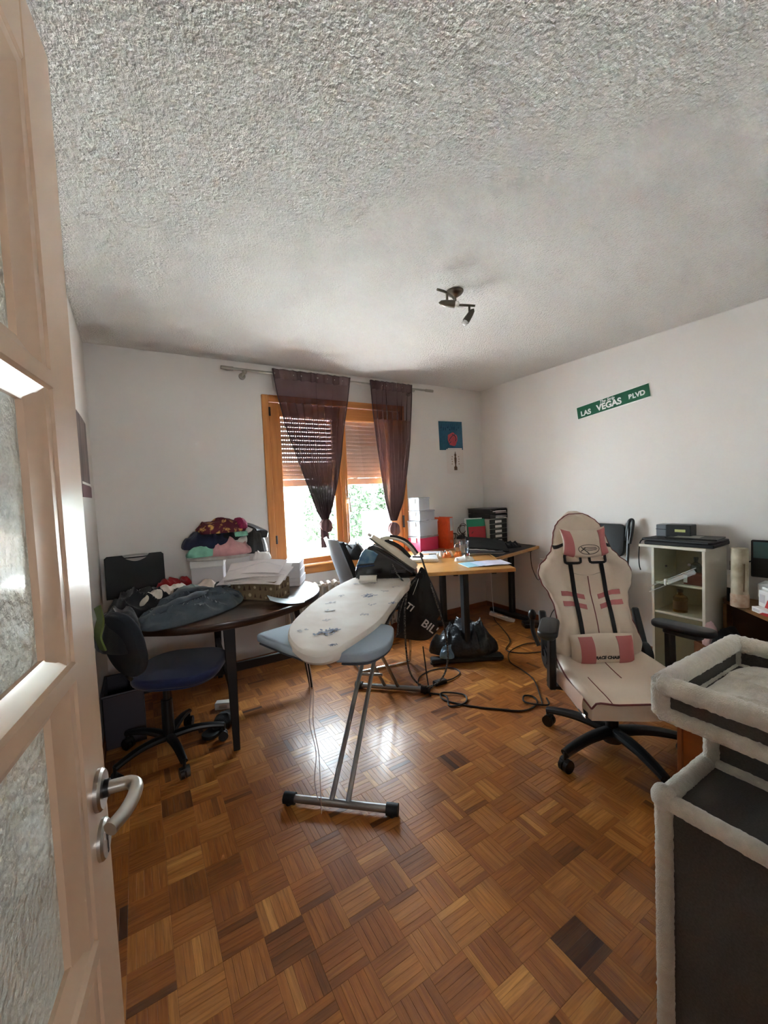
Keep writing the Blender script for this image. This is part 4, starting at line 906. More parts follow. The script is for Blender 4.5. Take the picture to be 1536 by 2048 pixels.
# ------------------------------------------------------------------ corner desks
DZ_ = .76
def tleg(parent, c, a, foot0, foot1, zt=DZ_ - .028):
    d = Vector((math.cos(a), math.sin(a), 0)); n = Vector((-d.y, d.x, 0))
    obj('post', MB().bar((c[0], c[1], .045), (c[0], c[1], zt - .02), .056, .056, .010), deskframe_m, parent)
    p, q = Vector((*foot0, .027)), Vector((*foot1, .027)); ft = MB(); ft.bar(p, q, .078, .038, .008); fo = obj('foot', ft, deskframe_m, parent)
    for e in (p, q): obj('foot_pad', MB().cyl((e.x + (q - p).x * .03 * (1 if e is p else -1), e.y + (q - p).y * .03 * (1 if e is p else -1), 0), (e.x + (q - p).x * .03 * (1 if e is p else -1), e.y + (q - p).y * .03 * (1 if e is p else -1), .012), .022), rubber_m, fo)
    tb = MB(); u_ = (q - p).normalized(); tb.bar(Vector((c[0], c[1], zt - .012)) - u_ * .25, Vector((c[0], c[1], zt - .012)) + u_ * .25, .05, .022, .002); obj('top_bracket', tb, deskframe_m, parent)
dA = thing('desk', 'beech topped desk jutting into the room on a dark T-leg', 'desk', (2.15, 2.39, 0))
obj('desk_top', MB().prism([(2.362, 2.062), (3.066, 3.39), (2.224, 3.39), (1.702, 2.412)], DZ_ - .028, DZ_, .003), beech_m, dA)
tleg(dA, (2.15, 2.39), 0, (1.896, 2.523), (2.402, 2.256)); tleg(dA, (2.56, 3.16), 0, (2.31, 3.293), (2.80, 3.03))
for c, l in (((2.02, 2.34), 0), ((2.28, 2.20), 1)): obj('bracket', MB().box((0, 0, DZ_ - .040), (.035, .03, .024), .003, Matrix.Translation((c[0], c[1], 0)) @ Rz(R(-28))), deskframe_m, dA)
obj('cross_beam', MB().bar((2.17, 2.43, DZ_ - .055), (2.54, 3.12, DZ_ - .055), .05, .03, .003), mat('beam_grey', (150, 150, 150), .5), dA)
dB = thing('desk', 'corner desk under a black desk mat against the right wall', 'desk', (3.28, 2.93, 0))
obj('desk_top', MB().prism([(2.577, 2.462), (3.394, 2.662), (3.394, 3.39), (3.072, 3.39)], DZ_ - .028, DZ_, .003), beech_m, dB)
tleg(dB, (3.285, 2.93), PI / 2, (3.285, 2.70), (3.285, 3.22))
m_ = MB(); m_.prism([(2.60, 2.485), (3.36, 2.672), (3.385, 2.76), (3.385, 2.98), (2.92, 2.99)], DZ_ + .0005, DZ_ + .004)
single('desk_mat', m_, mat('black_mat', (20, 20, 21), .55), 'black desk mat covering the corner desk', 'mat')

# clear storage boxes
BX = Matrix.Translation((2.345, 3.215, 0)) @ Rz(R(10))
def clearbox(z, w, d, h, label, body, fill, x0=0.0, y0=0.0):
    t = thing('storage_box', label, 'box', (2.47, 3.30, z), R(10))
    b_ = MB(); 
    for a, c in (((x0, y0, z), (x0 + w, y0 + d, z + .003)), ((x0, y0, z), (x0 + w, y0 + .003, z + h - .016)), ((x0, y0 + d - .003, z), (x0 + w, y0 + d, z + h - .016)), ((x0, y0, z), (x0 + .003, y0 + d, z + h - .016)), ((x0 + w - .003, y0, z), (x0 + w, y0 + d, z + h - .016))): b_.span(a, c, 0, BX)
    obj('box_body', b_, body, t, smooth=0)
    obj('lid', MB().span((x0 - .006, y0 - .006, z + h - .018), (x0 + w + .006, y0 + d + .004, z + h - .002), .004, BX), clearplastic_m, t)
    for sx in (-.011, w + .003): obj('clip', MB().span((x0 + sx, y0 + d * .3, z + h - .06), (x0 + sx + .008, y0 + d * .7, z + h - .01), .002, BX), white_m, t)
    f = MB(); rnd = random.Random(int(z * 1000))
    for k in range(9): 
        f.ball(BX @ Vector((x0 + w * rnd.uniform(.2, .8), y0 + d * rnd.uniform(.25, .75), z + h * rnd.uniform(.2, .68))), (w * .19, d * .22, h * .20), 12, 8, Rz(rnd.uniform(0, 3)))
    c_ = obj('contents', f, fill, t); c_['kind'] = 'stuff'
clearbox(DZ_ + .001, .262, .165, .148, 'pink filled storage box at the bottom of the clear stack', mat('pink_box', (206, 58, 98), .35, alpha=.9), mat('pink_fill', (200, 70, 104), .8))
clearbox(DZ_ + .150, .262, .165, .155, 'large clear storage box with white contents above the pink one', clearplastic_m, mat('white_fill', (206, 204, 208), .7, vary=(18, (120, 124, 134), .3)))
clearbox(DZ_ + .306, .215, .150, .100, 'flat clear storage box with crumpled cloth, third in the stack', clearplastic_m, mat('cloth_fill', (188, 176, 176), .8, vary=(20, (120, 106, 104), .3)), .005)
clearbox(DZ_ + .407, .150, .140, .128, 'small clear storage box topping the stack beside the curtain', clearplastic_m, mat('cloth_fill2', (196, 188, 190), .8, vary=(16, (150, 138, 138), .3)), .0)
# orange binder
bdr = thing('ring_binder', 'orange ring binder standing right of the clear boxes', 'binder', (2.69, 3.23, DZ_), R(4))
BDM = Matrix.Translation((2.665, 3.175, DZ_)) @ Rz(R(8))
or_m = mat('binder_orange', (222, 84, 32), .5, vary=(30, (206, 72, 26)))
obj('cover', MB().span((0, 0, 0), (.004, .185, .318), .001, BDM).span((.071, 0, 0), (.075, .185, .318), .001, BDM).span((0, -.002, 0), (.075, .003, .318), .001, BDM), or_m, bdr)
obj('pages', MB().span((.008, .008, .004), (.066, .18, .300), 0, BDM), paper_m, bdr)
obj('spine_label', MB().span((.030, -.0032, .18), (.070, -.0022, .31), 0, BDM), mat('label_grey', (196, 196, 200), .7), bdr)
obj('spine_ring', MB().tube([BDM @ Vector((.040 + .012 * math.cos(a * PI / 6), -.004, .075 + .012 * math.sin(a * PI / 6))) for a in range(13)], .002, 5, caps=False), steel_m, bdr)
# pots and cable hanks behind
pt_m = mat('pot_grey', (186, 184, 178), .5); dk_m = mat('dark_pot', (26, 26, 28), .6)
for k, (x, y, r_, h_, m_, lab) in enumerate(((2.815, 3.225, .045, .085, pt_m, 'pale desk pot between the orange binder and the cable hanks'), (2.925, 3.25, .042, .10, pt_m, 'second pale desk pot holding a brown cable hank'), (2.99, 3.14, .036, .085, dk_m, 'dark desk pot in front of the green folder'))):
    t = thing('desk_pot', lab, 'pot', (x, y, DZ_))
    obj('pot_body', MB().lathe([(0, 0), (r_ * .82, 0), (r_, h_), (r_ * .92, h_), (r_ * .76, .006), (0, .006)], (x, y, DZ_ + .0005), 22), m_, t)
for c, r_, m_, lab, sd_ in (((2.795, 3.235, .865), .042, mat('black_cable', (22, 22, 22), .6), 'black coiled cable on the pot right of the binder', 1), ((2.93, 3.25, .935), .055, mat('brown_cable', (62, 40, 30), .6), 'brown cable hank standing in the second pot', 2), ((3.0, 3.17, .87), .04, mat('black_cable', ()), 'black cable ends sticking out of the dark pot', 3)):
    pts = [(c[0] + r_ * (math.cos(a * .55) + .25 * math.sin(a * .21 + sd_)), c[1] + .02 * math.sin(a * .33), c[2] + r_ * (.9 * math.sin(a * .55) + .2 * math.cos(a * .27 + sd_))) for a in range(36)]
    single('cable_hank', MB().tube(smoothpts(pts, 3), .0042, 6), m_, lab, 'cable')
single('dark_cloth', heap((2.85, 3.19, DZ_ + .085), .06, .035, .028, 0, 71, .008, 20, .3), blackfab_m, 'black rag stuffed on top of the pale desk pot', 'cloth')
# drawer unit
du = thing('drawer_unit', 'black drawer unit with five white labels in the corner', 'drawer unit', (3.25, 3.2, DZ_))
obj('carcass', MB().span((3.130, 3.065, DZ_ + .0005), (3.385, 3.37, 1.03), .003), mat('unit_grey', (168, 172, 160), .6), du)
for k in range(5):
    z = DZ_ + .012 + k * .051; dr = obj('drawer', MB().span((3.134, 3.055, z), (3.381, 3.07, z + .047), .002), black_m, du)
    obj('drawer_label', MB().span((3.205, 3.0535, z + .010), (3.300, 3.0555, z + .036), 0), paper_m, dr)
lt = thing('letter_tray', 'black letter trays with papers on top of the drawer unit', 'tray', (3.25, 3.2, 1.031))
for z in (1.033, 1.082): obj('tray', MB().span((3.128, 3.05, z), (3.388, 3.37, z + .004)).span((3.128, 3.05, z), (3.133, 3.37, z + .046)).span((3.383, 3.05, z), (3.388, 3.37, z + .046)).span((3.128, 3.364, z), (3.388, 3.37, z + .046)).span((3.128, 3.05, z), (3.21, 3.055, z + .04)), black_m, lt)
for k, (z, m_, lab) in enumerate(((1.041, paper_m, 'white papers in the lower letter tray'), (1.056, mat('grey_sheet', (150, 146, 148), .8), 'grey papers in the lower letter tray above the white ones'), (1.092, mat('mauve_sheet', (176, 150, 156), .8), 'mauve papers in the upper letter tray'), (1.110, paper_m, 'white papers lying in the upper letter tray'))):
    sheet('paper_stack', Matrix.Translation((3.262 + .004 * k, 3.20, z)) @ Rz(R(3 * k - 4)), .235, .29, lambda u, v, k=k: .004 * math.sin(3 * v + k), m_, lab, 'paper', None, .008)
single('black_folder', MB().span((3.12, 3.05, 1.129), (3.385, 3.375, 1.138), .003, Matrix.Translation((0, 0, 0))), black_m, 'black folder lying flat across the top letter tray', 'folder')
def board_sheet(name, p, w, h, ang, lean, m, lab, cat, th=.006):
    M_ = Matrix.Translation(p) @ Rz(R(ang)) @ Matrix.Rotation(R(-lean), 4, 'X')
    return single(name, MB().span((-w / 2, -th / 2, 0), (w / 2, th / 2, h), .001, M_), m, lab, cat)
fo = board_sheet('white_folder', (3.045, 3.165, DZ_ + .001), .225, .285, -24, 8, paper_m, 'white folder leaning on the drawer unit behind the green one', 'folder')
fo = board_sheet('green_folder', (3.030, 3.14, DZ_ + .001), .205, .277, -24, 8, mat('folder_green', (20, 126, 92), .5), 'green folder leaning on the drawer unit behind the red one', 'folder')
fo = board_sheet('red_folder', (3.015, 3.115, DZ_ + .001), .185, .200, -22, 8, mat('folder_red', (164, 22, 36), .5), 'red folder leaning in front of the green folder', 'folder')
# flat things on the beech top
def slab(name, c, w, d, h, rz, m, lab, cat, bev=.004, top=None):
    M_ = Matrix.Translation((c[0], c[1], DZ_ + .0005)) @ Rz(R(rz)); o = single(name, MB().span((-w / 2, -d / 2, 0), (w / 2, d / 2, h), bev, M_, 2), m, lab, cat)
    if top: obj('screen', MB().span((-w / 2 + .012, -d / 2 + .012, h), (w / 2 - .012, d / 2 - .012, h + .0012), 0, M_), top, o)
    return o
slab('tablet', (2.385, 3.09), .20, .135, .008, -45, white_m, 'white tablet lying in front of the pink storage box', 'tablet', .003, mat('pale_screen', (206, 218, 226), .15))
slab('external_drive', (2.085, 2.83), .25, .24, .026, -35, mat('white_drive', (228, 226, 222), .4), 'thick white flat box on the beech desk behind the iron', 'box', .006, mat('pale_top', (214, 216, 214), .25))
slab('phone', (2.33, 2.94), .15, .045, .012, -50, black_m, 'black slim gadget on the desk right of the white tablet', 'gadget', .003)
wr = [mat('wrapper_orange', (222, 120, 48), .35), mat('wrapper_white', (230, 222, 208), .4), mat('wrapper_black', (30, 26, 26), .4)]
for k, (x, y, s_, i_, lab) in enumerate(((2.325, 2.80, .034, 0, 'left orange sweet wrapper in front of the glass mug'), (2.43, 2.76, .036, 0, 'right orange sweet wrapper touching the glass mug'), (2.375, 2.82, .03, 1, 'white sweet wrapper behind the orange ones'), (2.28, 2.84, .028, 1, 'white sweet wrapper left of the orange ones'), (2.36, 2.865, .026, 2, 'black sweet wrapper behind the white one'))):
    single('sweet_wrapper', heap((x, y, DZ_ + .0005), s_ * 1.35, s_, .028, R(40 * k), 80 + k, .012, 40, .5, nr=10, na=36, edge=.006), wr[i_], lab, 'wrapper')
mug = thing('glass_mug', 'clear glass beer mug with handle on the beech desk', 'mug', (2.492, 2.755, DZ_))
obj('glass', MB().lathe([(0, .0), (.042, 0), (.045, .006), (.043, .06), (.046, .13), (.042, .13), (.038, .06), (.036, .022), (0, .020)], (2.492, 2.755, DZ_ + .001), 24), mugglass_m, mug)
hv = Vector((-.80, .60, 0)); obj('mug_handle', MB().tube(smoothpts([Vector((2.492, 2.755, DZ_ + z)) + hv * d_ for d_, z in ((.042, .105), (.066, .108), (.080, .085), (.078, .05), (.062, .032), (.042, .035))], 5), .0075, 10), mugglass_m, mug)
single('tissue', heap((2.30, 2.545, DZ_ + .0005), .085, .035, .026, R(-38), 90, .01, 24, .3, edge=.008), paper_m, 'crumpled white tissue at the desk edge by the leaflets', 'tissue')
for k, (x, y, rz, c_, lab) in enumerate(((2.26, 2.37, -18, (150, 196, 212), 'blue edged leaflet fanned lowest at the front corner of the desk'), (2.32, 2.335, -20, (196, 208, 228), 'pale blue leaflet fanned in the middle at the desk corner'), (2.375, 2.30, -22, (216, 214, 232), 'lilac white leaflet fanned on top at the desk corner'))):
    sheet('leaflet', Matrix.Translation((x, y, DZ_ + .002 + .003 * k)) @ Rz(R(rz)), .215, .20, lambda u, v: .004 * math.sin(u * 4) ** 2, mat('leaflet_%d' % k, c_, .55, vary=(22, tuple(min(255, v + 14) for v in c_), .3)), lab, 'leaflet', None, .0022)
# black laptop sleeve sloping over the mat
SLM = plane_frame((2.80, 2.79, DZ_ + .055), (.60, -.42, -.10), (.42, .62, .20))
sv = MB(); sv.shell(lambda u, v: SLM @ Vector(((u - .5) * .37, (v - .5) * .27, .010 * math.sin(u * PI) + .004 * noise.noise((u * 5, v * 5, 3)))), 12, 10, .016)
slv = single('laptop_sleeve', sv, mat('sleeve_black', (30, 30, 30), .8), 'charcoal laptop sleeve sloping over the black desk mat', 'sleeve')
zz = MB(); zz.tube([SLM @ Vector(((u / 10 - .5) * .37, -.137 - .006 * (u % 2), .010 * math.sin(u / 10 * PI))) for u in range(11)], .004, 6); obj('zip', zz, white_m, slv)
lpt = thing('laptop', 'closed silver laptop under the charcoal sleeve', 'laptop', (2.70, 2.70, DZ_ + .005))
LM = Matrix.Translation((2.715, 2.735, DZ_ + .0045)) @ Rz(R(-35))
obj('base', MB().span((-.16, -.11, 0), (.16, .11, .010), .003, LM), alu_m, lpt); obj('lid', MB().span((-.16, -.11, .011), (.16, .11, .018), .003, LM), mat('dark_lid', (56, 62, 68), .4), lpt)
for k, (x, y, rz, c_, lab) in enumerate(((3.20, 2.90, 10, (206, 200, 192), 'white papers on the desk mat below the drawer unit'), (3.12, 2.90, -18, (156, 124, 90), 'brown envelope on the desk mat below the drawer unit'))):
    sheet('loose_paper', Matrix.Translation((x, y, DZ_ + .006 + .006 * k)) @ Rz(R(rz)), .16, .11, lambda u, v: .012 * u * u, mat('loose_%d' % k, c_, .75), lab, 'paper', None, .002)
single('black_pouch', heap((3.10, 2.78, DZ_ + .0045), .13, .06, .035, R(-10), 93, .012, 22, .3), blackfab_m, 'black cable pouch on the front edge of the desk mat', 'pouch')

# cables, power bricks and trash under the desks
cab = mat('floor_cable', (16, 15, 16), .5)
def cable(pts, r, lab, m=cab, name='power_cable', k=7): return single(name, MB().tube(smoothpts(pts, k), r, 7), m, lab, 'cable')
cable([(3.12, 3.05, .05), (3.05, 2.95, .008), (2.99, 2.85, .006), (2.85, 2.62, .006), (2.72, 2.46, .006), (2.55, 2.35, .006), (2.62, 2.22, .006), (2.82, 2.14, .006), (2.92, 2.22, .007), (2.80, 2.34, .008), (2.55, 2.31, .009), (2.40, 2.18, .006), (2.36, 2.04, .006), (2.30, 1.88, .006), (2.16, 1.72, .006), (2.06, 1.62, .006)], .0042, 'black cable running from the corner desk past a loop to the race chair')
cable([(1.60, 2.15, .006), (1.66, 2.06, .006), (1.60, 1.95, .006), (1.70, 1.92, .008), (1.76, 2.0, .010), (1.66, 2.10, .012), (1.62, 2.02, .006), (1.72, 1.85, .006), (1.82, 1.74, .006), (1.90, 1.66, .006), (1.98, 1.64, .006), (2.06, 1.66, .006), (2.10, 1.72, .008), (2.06, 1.76, .01), (2.0, 1.70, .012), (2.08, 1.60, .012), (2.15, 1.66, .008)], .0055, 'black double cable crossing the parquet from ironing board foot to race chair')
cable([(1.70, 2.35, .24), (1.67, 2.28, .08), (1.64, 2.22, .008), (1.62, 2.20, .006), (1.60, 2.28, .006), (1.68, 2.38, .006), (1.80, 2.42, .006), (1.92, 2.40, .006), (1.98, 2.34, .006), (1.96, 2.26, .006), (1.86, 2.22, .008), (1.78, 2.22, .012)], .0045, 'black adapter cable looped on the parquet by the desk foot')
cable([(1.70, 2.22, .012), (1.64, 2.20, .006), (1.60, 2.16, .006), (1.58, 2.12, .006)], .0045, 'short black lead between the adapter and the ironing board foot')
ad = single('power_adapter', MB().box((0, 0, .016), (.10, .045, .030), .006, Matrix.Translation((1.74, 2.22, 0.0)) @ Rz(R(-4))), black_m, 'black power adapter lying on the parquet by the ironing board foot', 'adapter')
obj('adapter_label', MB().box((0, 0, .0316), (.05, .025, .0008), 0, Matrix.Translation((1.74, 2.22, 0.0)) @ Rz(R(-4))), mat('adapter_grey', (70, 70, 72), .5), ad)
ps = thing('power_strip', 'white power strip leaning on the corner desk foot', 'power strip', (3.13, 2.95, 0), R(-60))
PSM = Matrix.Translation((3.13, 2.93, .030)) @ Rz(R(-66)) @ Matrix.Rotation(R(12), 4, 'Y')
obj('strip_body', MB().box((0, 0, 0), (.26, .05, .038), .008, PSM, 2), white_m, ps)
for k in range(4): obj('outlet', MB().lathe([(0, 0), (.017, 0), (.017, .002), (0, .002)], M=PSM @ Matrix.Translation((-.09 + .055 * k, 0, .019)), n=16), card_m, ps)
cable([(3.14, 3.05, .02), (3.15, 3.08, .3), (3.16, 3.10, .72)], .0035, 'thin white cable rising from the power strip to the corner desk', white_m)
cable([(3.36, 2.74, .73), (3.35, 2.72, .55), (3.37, 2.66, .42), (3.385, 2.64, .56), (3.386, 2.63, .60)], .0035, 'thin black cable hanging from the corner desk to the wall socket')
pb = single('power_brick', MB().box((0, 0, .026), (.20, .11, .05), .012, Matrix.Translation((3.20, 2.60, 0)) @ Rz(R(-30)), 2), mat('gloss_black2', (16, 16, 18), .25), 'glossy black box on the floor in front of the corner desk foot', 'box')
cable([(3.22, 2.62, .04), (3.32, 2.55, .02), (3.36, 2.50, .14), (3.37, 2.47, .16), (3.375, 2.44, .02), (3.30, 2.40, .006), (3.18, 2.46, .006)], .0045, 'black stiff cable bent up against the right skirting board')
bin_m = mat('bin_bag', (24, 27, 32), .35, bump=(14, .6, .03))
single('bin_bag', heap((2.20, 2.46, .055), .27, .15, .17, R(-28), 97, .05, 9, .35, edge=.04), bin_m, 'dark grey bin bag slumped over the T-leg foot of the beech desk', 'bag')
single('blue_bag', heap((2.02, 2.46, .055), .075, .06, .055, R(20), 99, .02, 20, .4, edge=.02), mat('blue_plastic', (128, 164, 190), .3, bump=(30, .5, .01), vary=(14, (70, 96, 120), .4)), 'small crumpled blue plastic bag at the left of the bin bag', 'bag')

# grey cantilever chair by the window
gc = thing('cantilever_chair', 'light grey shell chair with black cushion between radiator and desk', 'chair', (1.62, 2.86, 0))
GM = Matrix.Translation((1.62, 2.86, 0)) @ Rz(R(-8))
shell_m = mat('grey_shell', (150, 158, 166), .45); 
bs = MB(); bs.shell(lambda u, v: GM @ Vector((-.20 - .155 * v ** 1.1 - .045 * math.sin(u * PI), (u - .5) * (.40 - .08 * v * v), .52 + .50 * v)), 16, 12, .014); obj('back_shell', bs, shell_m, gc)
bs = MB(); bs.shell(lambda u, v: GM @ Vector((-.162 - .150 * v ** 1.1 - .04 * math.sin(u * PI), (u - .5) * (.37 - .09 * v * v), .53 + .465 * v)), 14, 10, .026); obj('back_cushion', bs, blackfab_m, gc)
obj('seat', MB().prism(rounded_poly(.42, .42, .09), .44, .475, .012, GM, 2), blackfab_m, gc)
cf = MB()
for s_ in (-.19, .19): cf.tube(smoothpts([GM @ Vector(p) for p in ((-.25, s_, .62), (-.20, s_, .46), (.10, s_, .44), (.19, s_, .42), (.20, s_, .30), (.19, s_, .05), (.15, s_, .014), (-.10, s_, .014), (-.22, s_, .014))], 5), .011, 9)
cf.tube([GM @ Vector((-.22, -.19, .014)), GM @ Vector((-.22, .19, .014))], .011, 9); obj('tube_frame', cf, chrome_m, gc)
sh_ = thing('shoulder_bag', 'black bag hung on the grey cantilever chair', 'bag', (1.50, 2.95, .80))
obj('bag_body', heap((1.47, 2.93, .845), .085, .13, .10, R(-8), 103, .02, 14, .2, edge=.03), mat('bag_black', (24, 28, 32), .5, bump=(22, .4, .01)), sh_)
obj('bag_strap', MB().tube(smoothpts([(1.42, 2.86, .93), (1.40, 2.90, .965), (1.41, 2.97, .965), (1.45, 3.0, .93)], 5), .006, 7), black_m, sh_)

# ------------------------------------------------------------------ race chair
RC = Vector((1.99, 1.15, 0)); RCa = R(-33); RM_ = Matrix.Translation(RC) @ Rz(RCa)
race = thing('race_chair', 'cream and rose race chair with head and lumbar pillows', 'chair', RC, RCa)
LEAN = .30; cb_, sb_ = math.cos(LEAN), math.sin(LEAN)
bk_w = [(0, .190), (.06, .222), (.13, .232), (.20, .214), (.28, .196), (.36, .198), (.44, .214), (.52, .246), (.58, .258), (.63, .246), (.69, .200), (.74, .168), (.80, .154), (.86, .144), (.91, .128), (.95, .105), (.98, .072), (1.0, .040)]
BH = .80
def half_w(t):
    k = 0
    for (a, va), (c, vc) in zip(bk_w, bk_w[1:]):
        if t <= c: u = (t - a) / (c - a); u = u * u * (3 - 2 * u); return va + (vc - va) * u
    return bk_w[-1][1]
def back_local(x, t, d):      # d: out of the cushion towards the sitter
    h_ = t * BH; curve = -.030 * math.sin(min(1, t / .45) * PI) + .02 * max(0, t - .8) / .2 * 0
    return Vector((x, .14 + h_ * sb_ + curve - d * cb_, .42 + h_ * cb_ - d * sb_))
def front_d(s, t):            # cushion relief: thicker wings, slight centre pad
    w = abs(s); wing = .034 * (max(0, w - .55) / .45) ** .8 if t < .70 else .034 * (max(0, w - .55) / .45) ** .8 * max(0, 1 - (t - .70) / .10)
    edge = (1 - w ** 8) ** .5 if w < 1 else 0
    mid = .010 * (1 - min(1, w / .5) ** 2)
    return (.030 + wing + mid) * edge + .004
def back_front(u, v):
    s = 2 * u - 1; return RM_ @ back_local(s * half_w(v), v, front_d(s, v))
NU, NV = 44, 80
t = bmesh.new()
F_ = [[t.verts.new(back_front(i / NU, j / NV)) for j in range(NV + 1)] for i in range(NU + 1)]
B_ = [[t.verts.new(RM_ @ back_local((2 * i / NU - 1) * half_w(j / NV) * .985, j / NV, -.045 * (1 - abs(2 * i / NU - 1) ** 6))) for j in range(NV + 1)] for i in range(NU + 1)]
def hole(i, j):
    x = (2 * (i + .5) / NU - 1) * half_w((j + .5) / NV); z = (j + .5) / NV
    for cx, sg in ((-.068, 1), (.068, -1)):
        if abs(x - cx) < .040 and .672 < z < .722: return True
    return False
for i in range(NU):
    for j in range(NV):
        if not hole(i, j):
            t.faces.new((F_[i][j], F_[i + 1][j], F_[i + 1][j + 1], F_[i][j + 1])); t.faces.new((B_[i][j], B_[i][j + 1], B_[i + 1][j + 1], B_[i + 1][j]))
for i in range(NU):
    for j in range(NV):
        if hole(i, j):
            for (a, c) in (((i, j), (i + 1, j)), ((i, j + 1), (i + 1, j + 1)), ((i, j), (i, j + 1)), ((i + 1, j), (i + 1, j + 1))):
                di, dj = (0, -1 if a == (i, j) else 1) if a[1] == c[1] else (-1 if a == (i, j) else 1, 0)
                if not hole(i + (di if a[0] == c[0] else 0), j + (dj if a[1] == c[1] else 0)):
                    t.faces.new((F_[a[0]][a[1]], F_[c[0]][c[1]], B_[c[0]][c[1]], B_[a[0]][a[1]]))
for j in range(NV):
    for i in (0, NU): t.faces.new((F_[i][j], F_[i][j + 1], B_[i][j + 1], B_[i][j]))
for i in range(NU):
    for j in (0, NV): t.faces.new((F_[i][j], F_[i + 1][j], B_[i + 1][j], B_[i][j]))
mb = MB(); mb._merge(t); rb = obj('backrest', mb, leather_m, race, smooth=50)
pp = MB(); pp.tube([RM_ @ back_local(s * half_w(v) * 1.0, v, .004) for s, v in [(-1, j / 60) for j in range(61)] + [(1, 1 - j / 60) for j in range(61)]], .0042, 6); obj('piping', pp, piping_m, rb)
for cx in (-.068, .068):
    hr = MB(); rr_ = [RM_ @ back_local(cx + .043 * max(-1, min(1, 1.25 * math.cos(a))), .697 + .031 * max(-1, min(1, 1.25 * math.sin(a))), .040 + .004) for a in [2 * PI * k / 28 for k in range(29)]]
    hr.tube(rr_, .0075, 8, caps=False); obj('belt_opening', hr, black_m, rb)
def patch(x0, x1, t0, t1, shear=0.0, off=.003, nx=10, nt=10):
    def fn(u, v):
        x = x0 + (x1 - x0) * u; tt = t0 + (t1 - t0) * v + shear * (u - .5); s = x / half_w(tt); return RM_ @ back_local(x, tt, front_d(s, tt) + off)
    mb = MB(); mb.shell(fn, nx, nt, .002); return mb
for sg in (-1, 1):
    for t0 in (.435, .372): obj('rose_stripe', patch(sg * .036 if sg > 0 else -.158, .158 if sg > 0 else -.036, t0, t0 + .030, .032 * sg), pink_m, rb)
    obj('belt_strap', patch(sg * .085 - .011, sg * .085 + .011, .17, .672, 0, .006, 3, 20), blackmat_m, race)
    obj('pillow_strap', patch(sg * .100 if sg > 0 else -.160, .160 if sg > 0 else -.100, .775, .795, -.03 * sg, .004, 6, 3), blackmat_m, race)
obj('centre_seam', patch(-.002, .002, .19, .575, 0, .003, 2, 20), piping_m, rb)
yo = MB(); yo.tube([RM_ @ back_local(-.085 + .17 * k / 12, .60 - .022 * math.sin(PI * k / 12), front_d(.3, .6) + .002) for k in range(13)], .0015, 5); obj('yoke_seam', yo, mat('seam_taupe', (168, 150, 132), .6), rb)
# head pillow
def pillow(name, x0, x1, t0, t1, thick, tip, part):
    def fn(u, v, sgn=1):
        s = 2 * u - 1; tt = t0 + (t1 - t0) * v; x = (x0 + x1) / 2 + s * (x1 - x0) / 2 * (1 - .10 * math.sin(v * PI) * part)
        e = max(0, (1 - abs(s) ** 3.5)) ** .6 * max(0, (1 - abs(2 * v - 1) ** 3.5)) ** .6
        return RM_ @ back_local(x, tt + tip * abs(s) ** 2, front_d(0, .8) + .012 + thick * e * (1 if sgn > 0 else -.05) + .010 * abs(s))
    mb = MB(); mb.grid(lambda u, v: fn(u, v, 1), 40, 20); mb.grid(lambda u, v: fn(u, v, -1), 40, 20); bmesh.ops.remove_doubles(mb.bm, verts=mb.bm.verts, dist=1e-4)
    return mb, fn
hp_m, hf = pillow('head_pillow', -.128, .128, .715, .905, .052, .03, 1)
hpil = obj('head_pillow', hp_m, leather_m, race, smooth=70)
def on_pillow(fn, u0, u1, off=.0025, n=12):
    mb = MB()
    def g(u, v):
        p = fn(u0 + (u1 - u0) * u, .03 + .94 * v); return p + (RM_.to_3x3() @ Vector((0, -cb_, -sb_))) * off
    mb.shell(g, n, 20, .002); return mb
obj('rose_side', on_pillow(hf, .015, .20), pink_m, hpil); obj('rose_side', on_pillow(hf, .80, .985), pink_m, hpil)
nrm = RM_.to_3x3() @ Vector((0, -cb_, -sb_)); xa = RM_.to_3x3() @ Vector((1, 0, 0)); ya = nrm.cross(xa); 
LC = hf(.52, .42) + nrm * .004; logo = lambda x, y: hf(.52 + x / .256, .42 + y / .152) + nrm * .003
ink = mat('logo_ink', (44, 36, 34), .6)
obj('logo_oval', MB().tube([logo(.062 * math.cos(a), .027 * math.sin(a)) for a in [2 * PI * k / 40 for k in range(41)]], .0016, 5, caps=False), ink, hpil)
for k, pts in enumerate((((-.045, .014), (-.03, .002), (-.012, -.012), (.0, -.026)), ((-.048, -.010), (-.032, .002), (-.018, .012)), ((-.030, .010), (.0, .012), (.045, .008)), ((-.022, .002), (.01, .004), (.05, .002)), ((-.010, -.006), (.02, -.004), (.045, -.004)))):
    obj('logo_stroke', MB().tube(smoothpts([logo(*p) for p in pts], 4), .0022 if k < 2 else .0016, 5), ink, hpil)
lp_, lf = pillow('lumbar_pillow', -.165, .165, .025, .215, .045, 0, .3)
lum = obj('lumbar_pillow', lp_, leather_m, race, smooth=70)
obj('rose_side', on_pillow(lf, .12, .34), pink_m, lum); obj('rose_side', on_pillow(lf, .71, .96), pink_m, lum)
tl = text('lettering', 'RACE CHAIR', .0225, Matrix.Identity(4), ink, lum, extrude=.0006, offset=.0010, shear=.25)
tl.matrix_basis = Matrix.Identity(4); iv_ = wm(lum).inverted()
for v_ in tl.data.vertices:                              # wrap the print onto the pillow
    x_, y_, z_ = v_.co; v_.co = iv_ @ (lf(.525 + x_ / .33, .36 + y_ / .152) + nrm * (.0030 + z_))
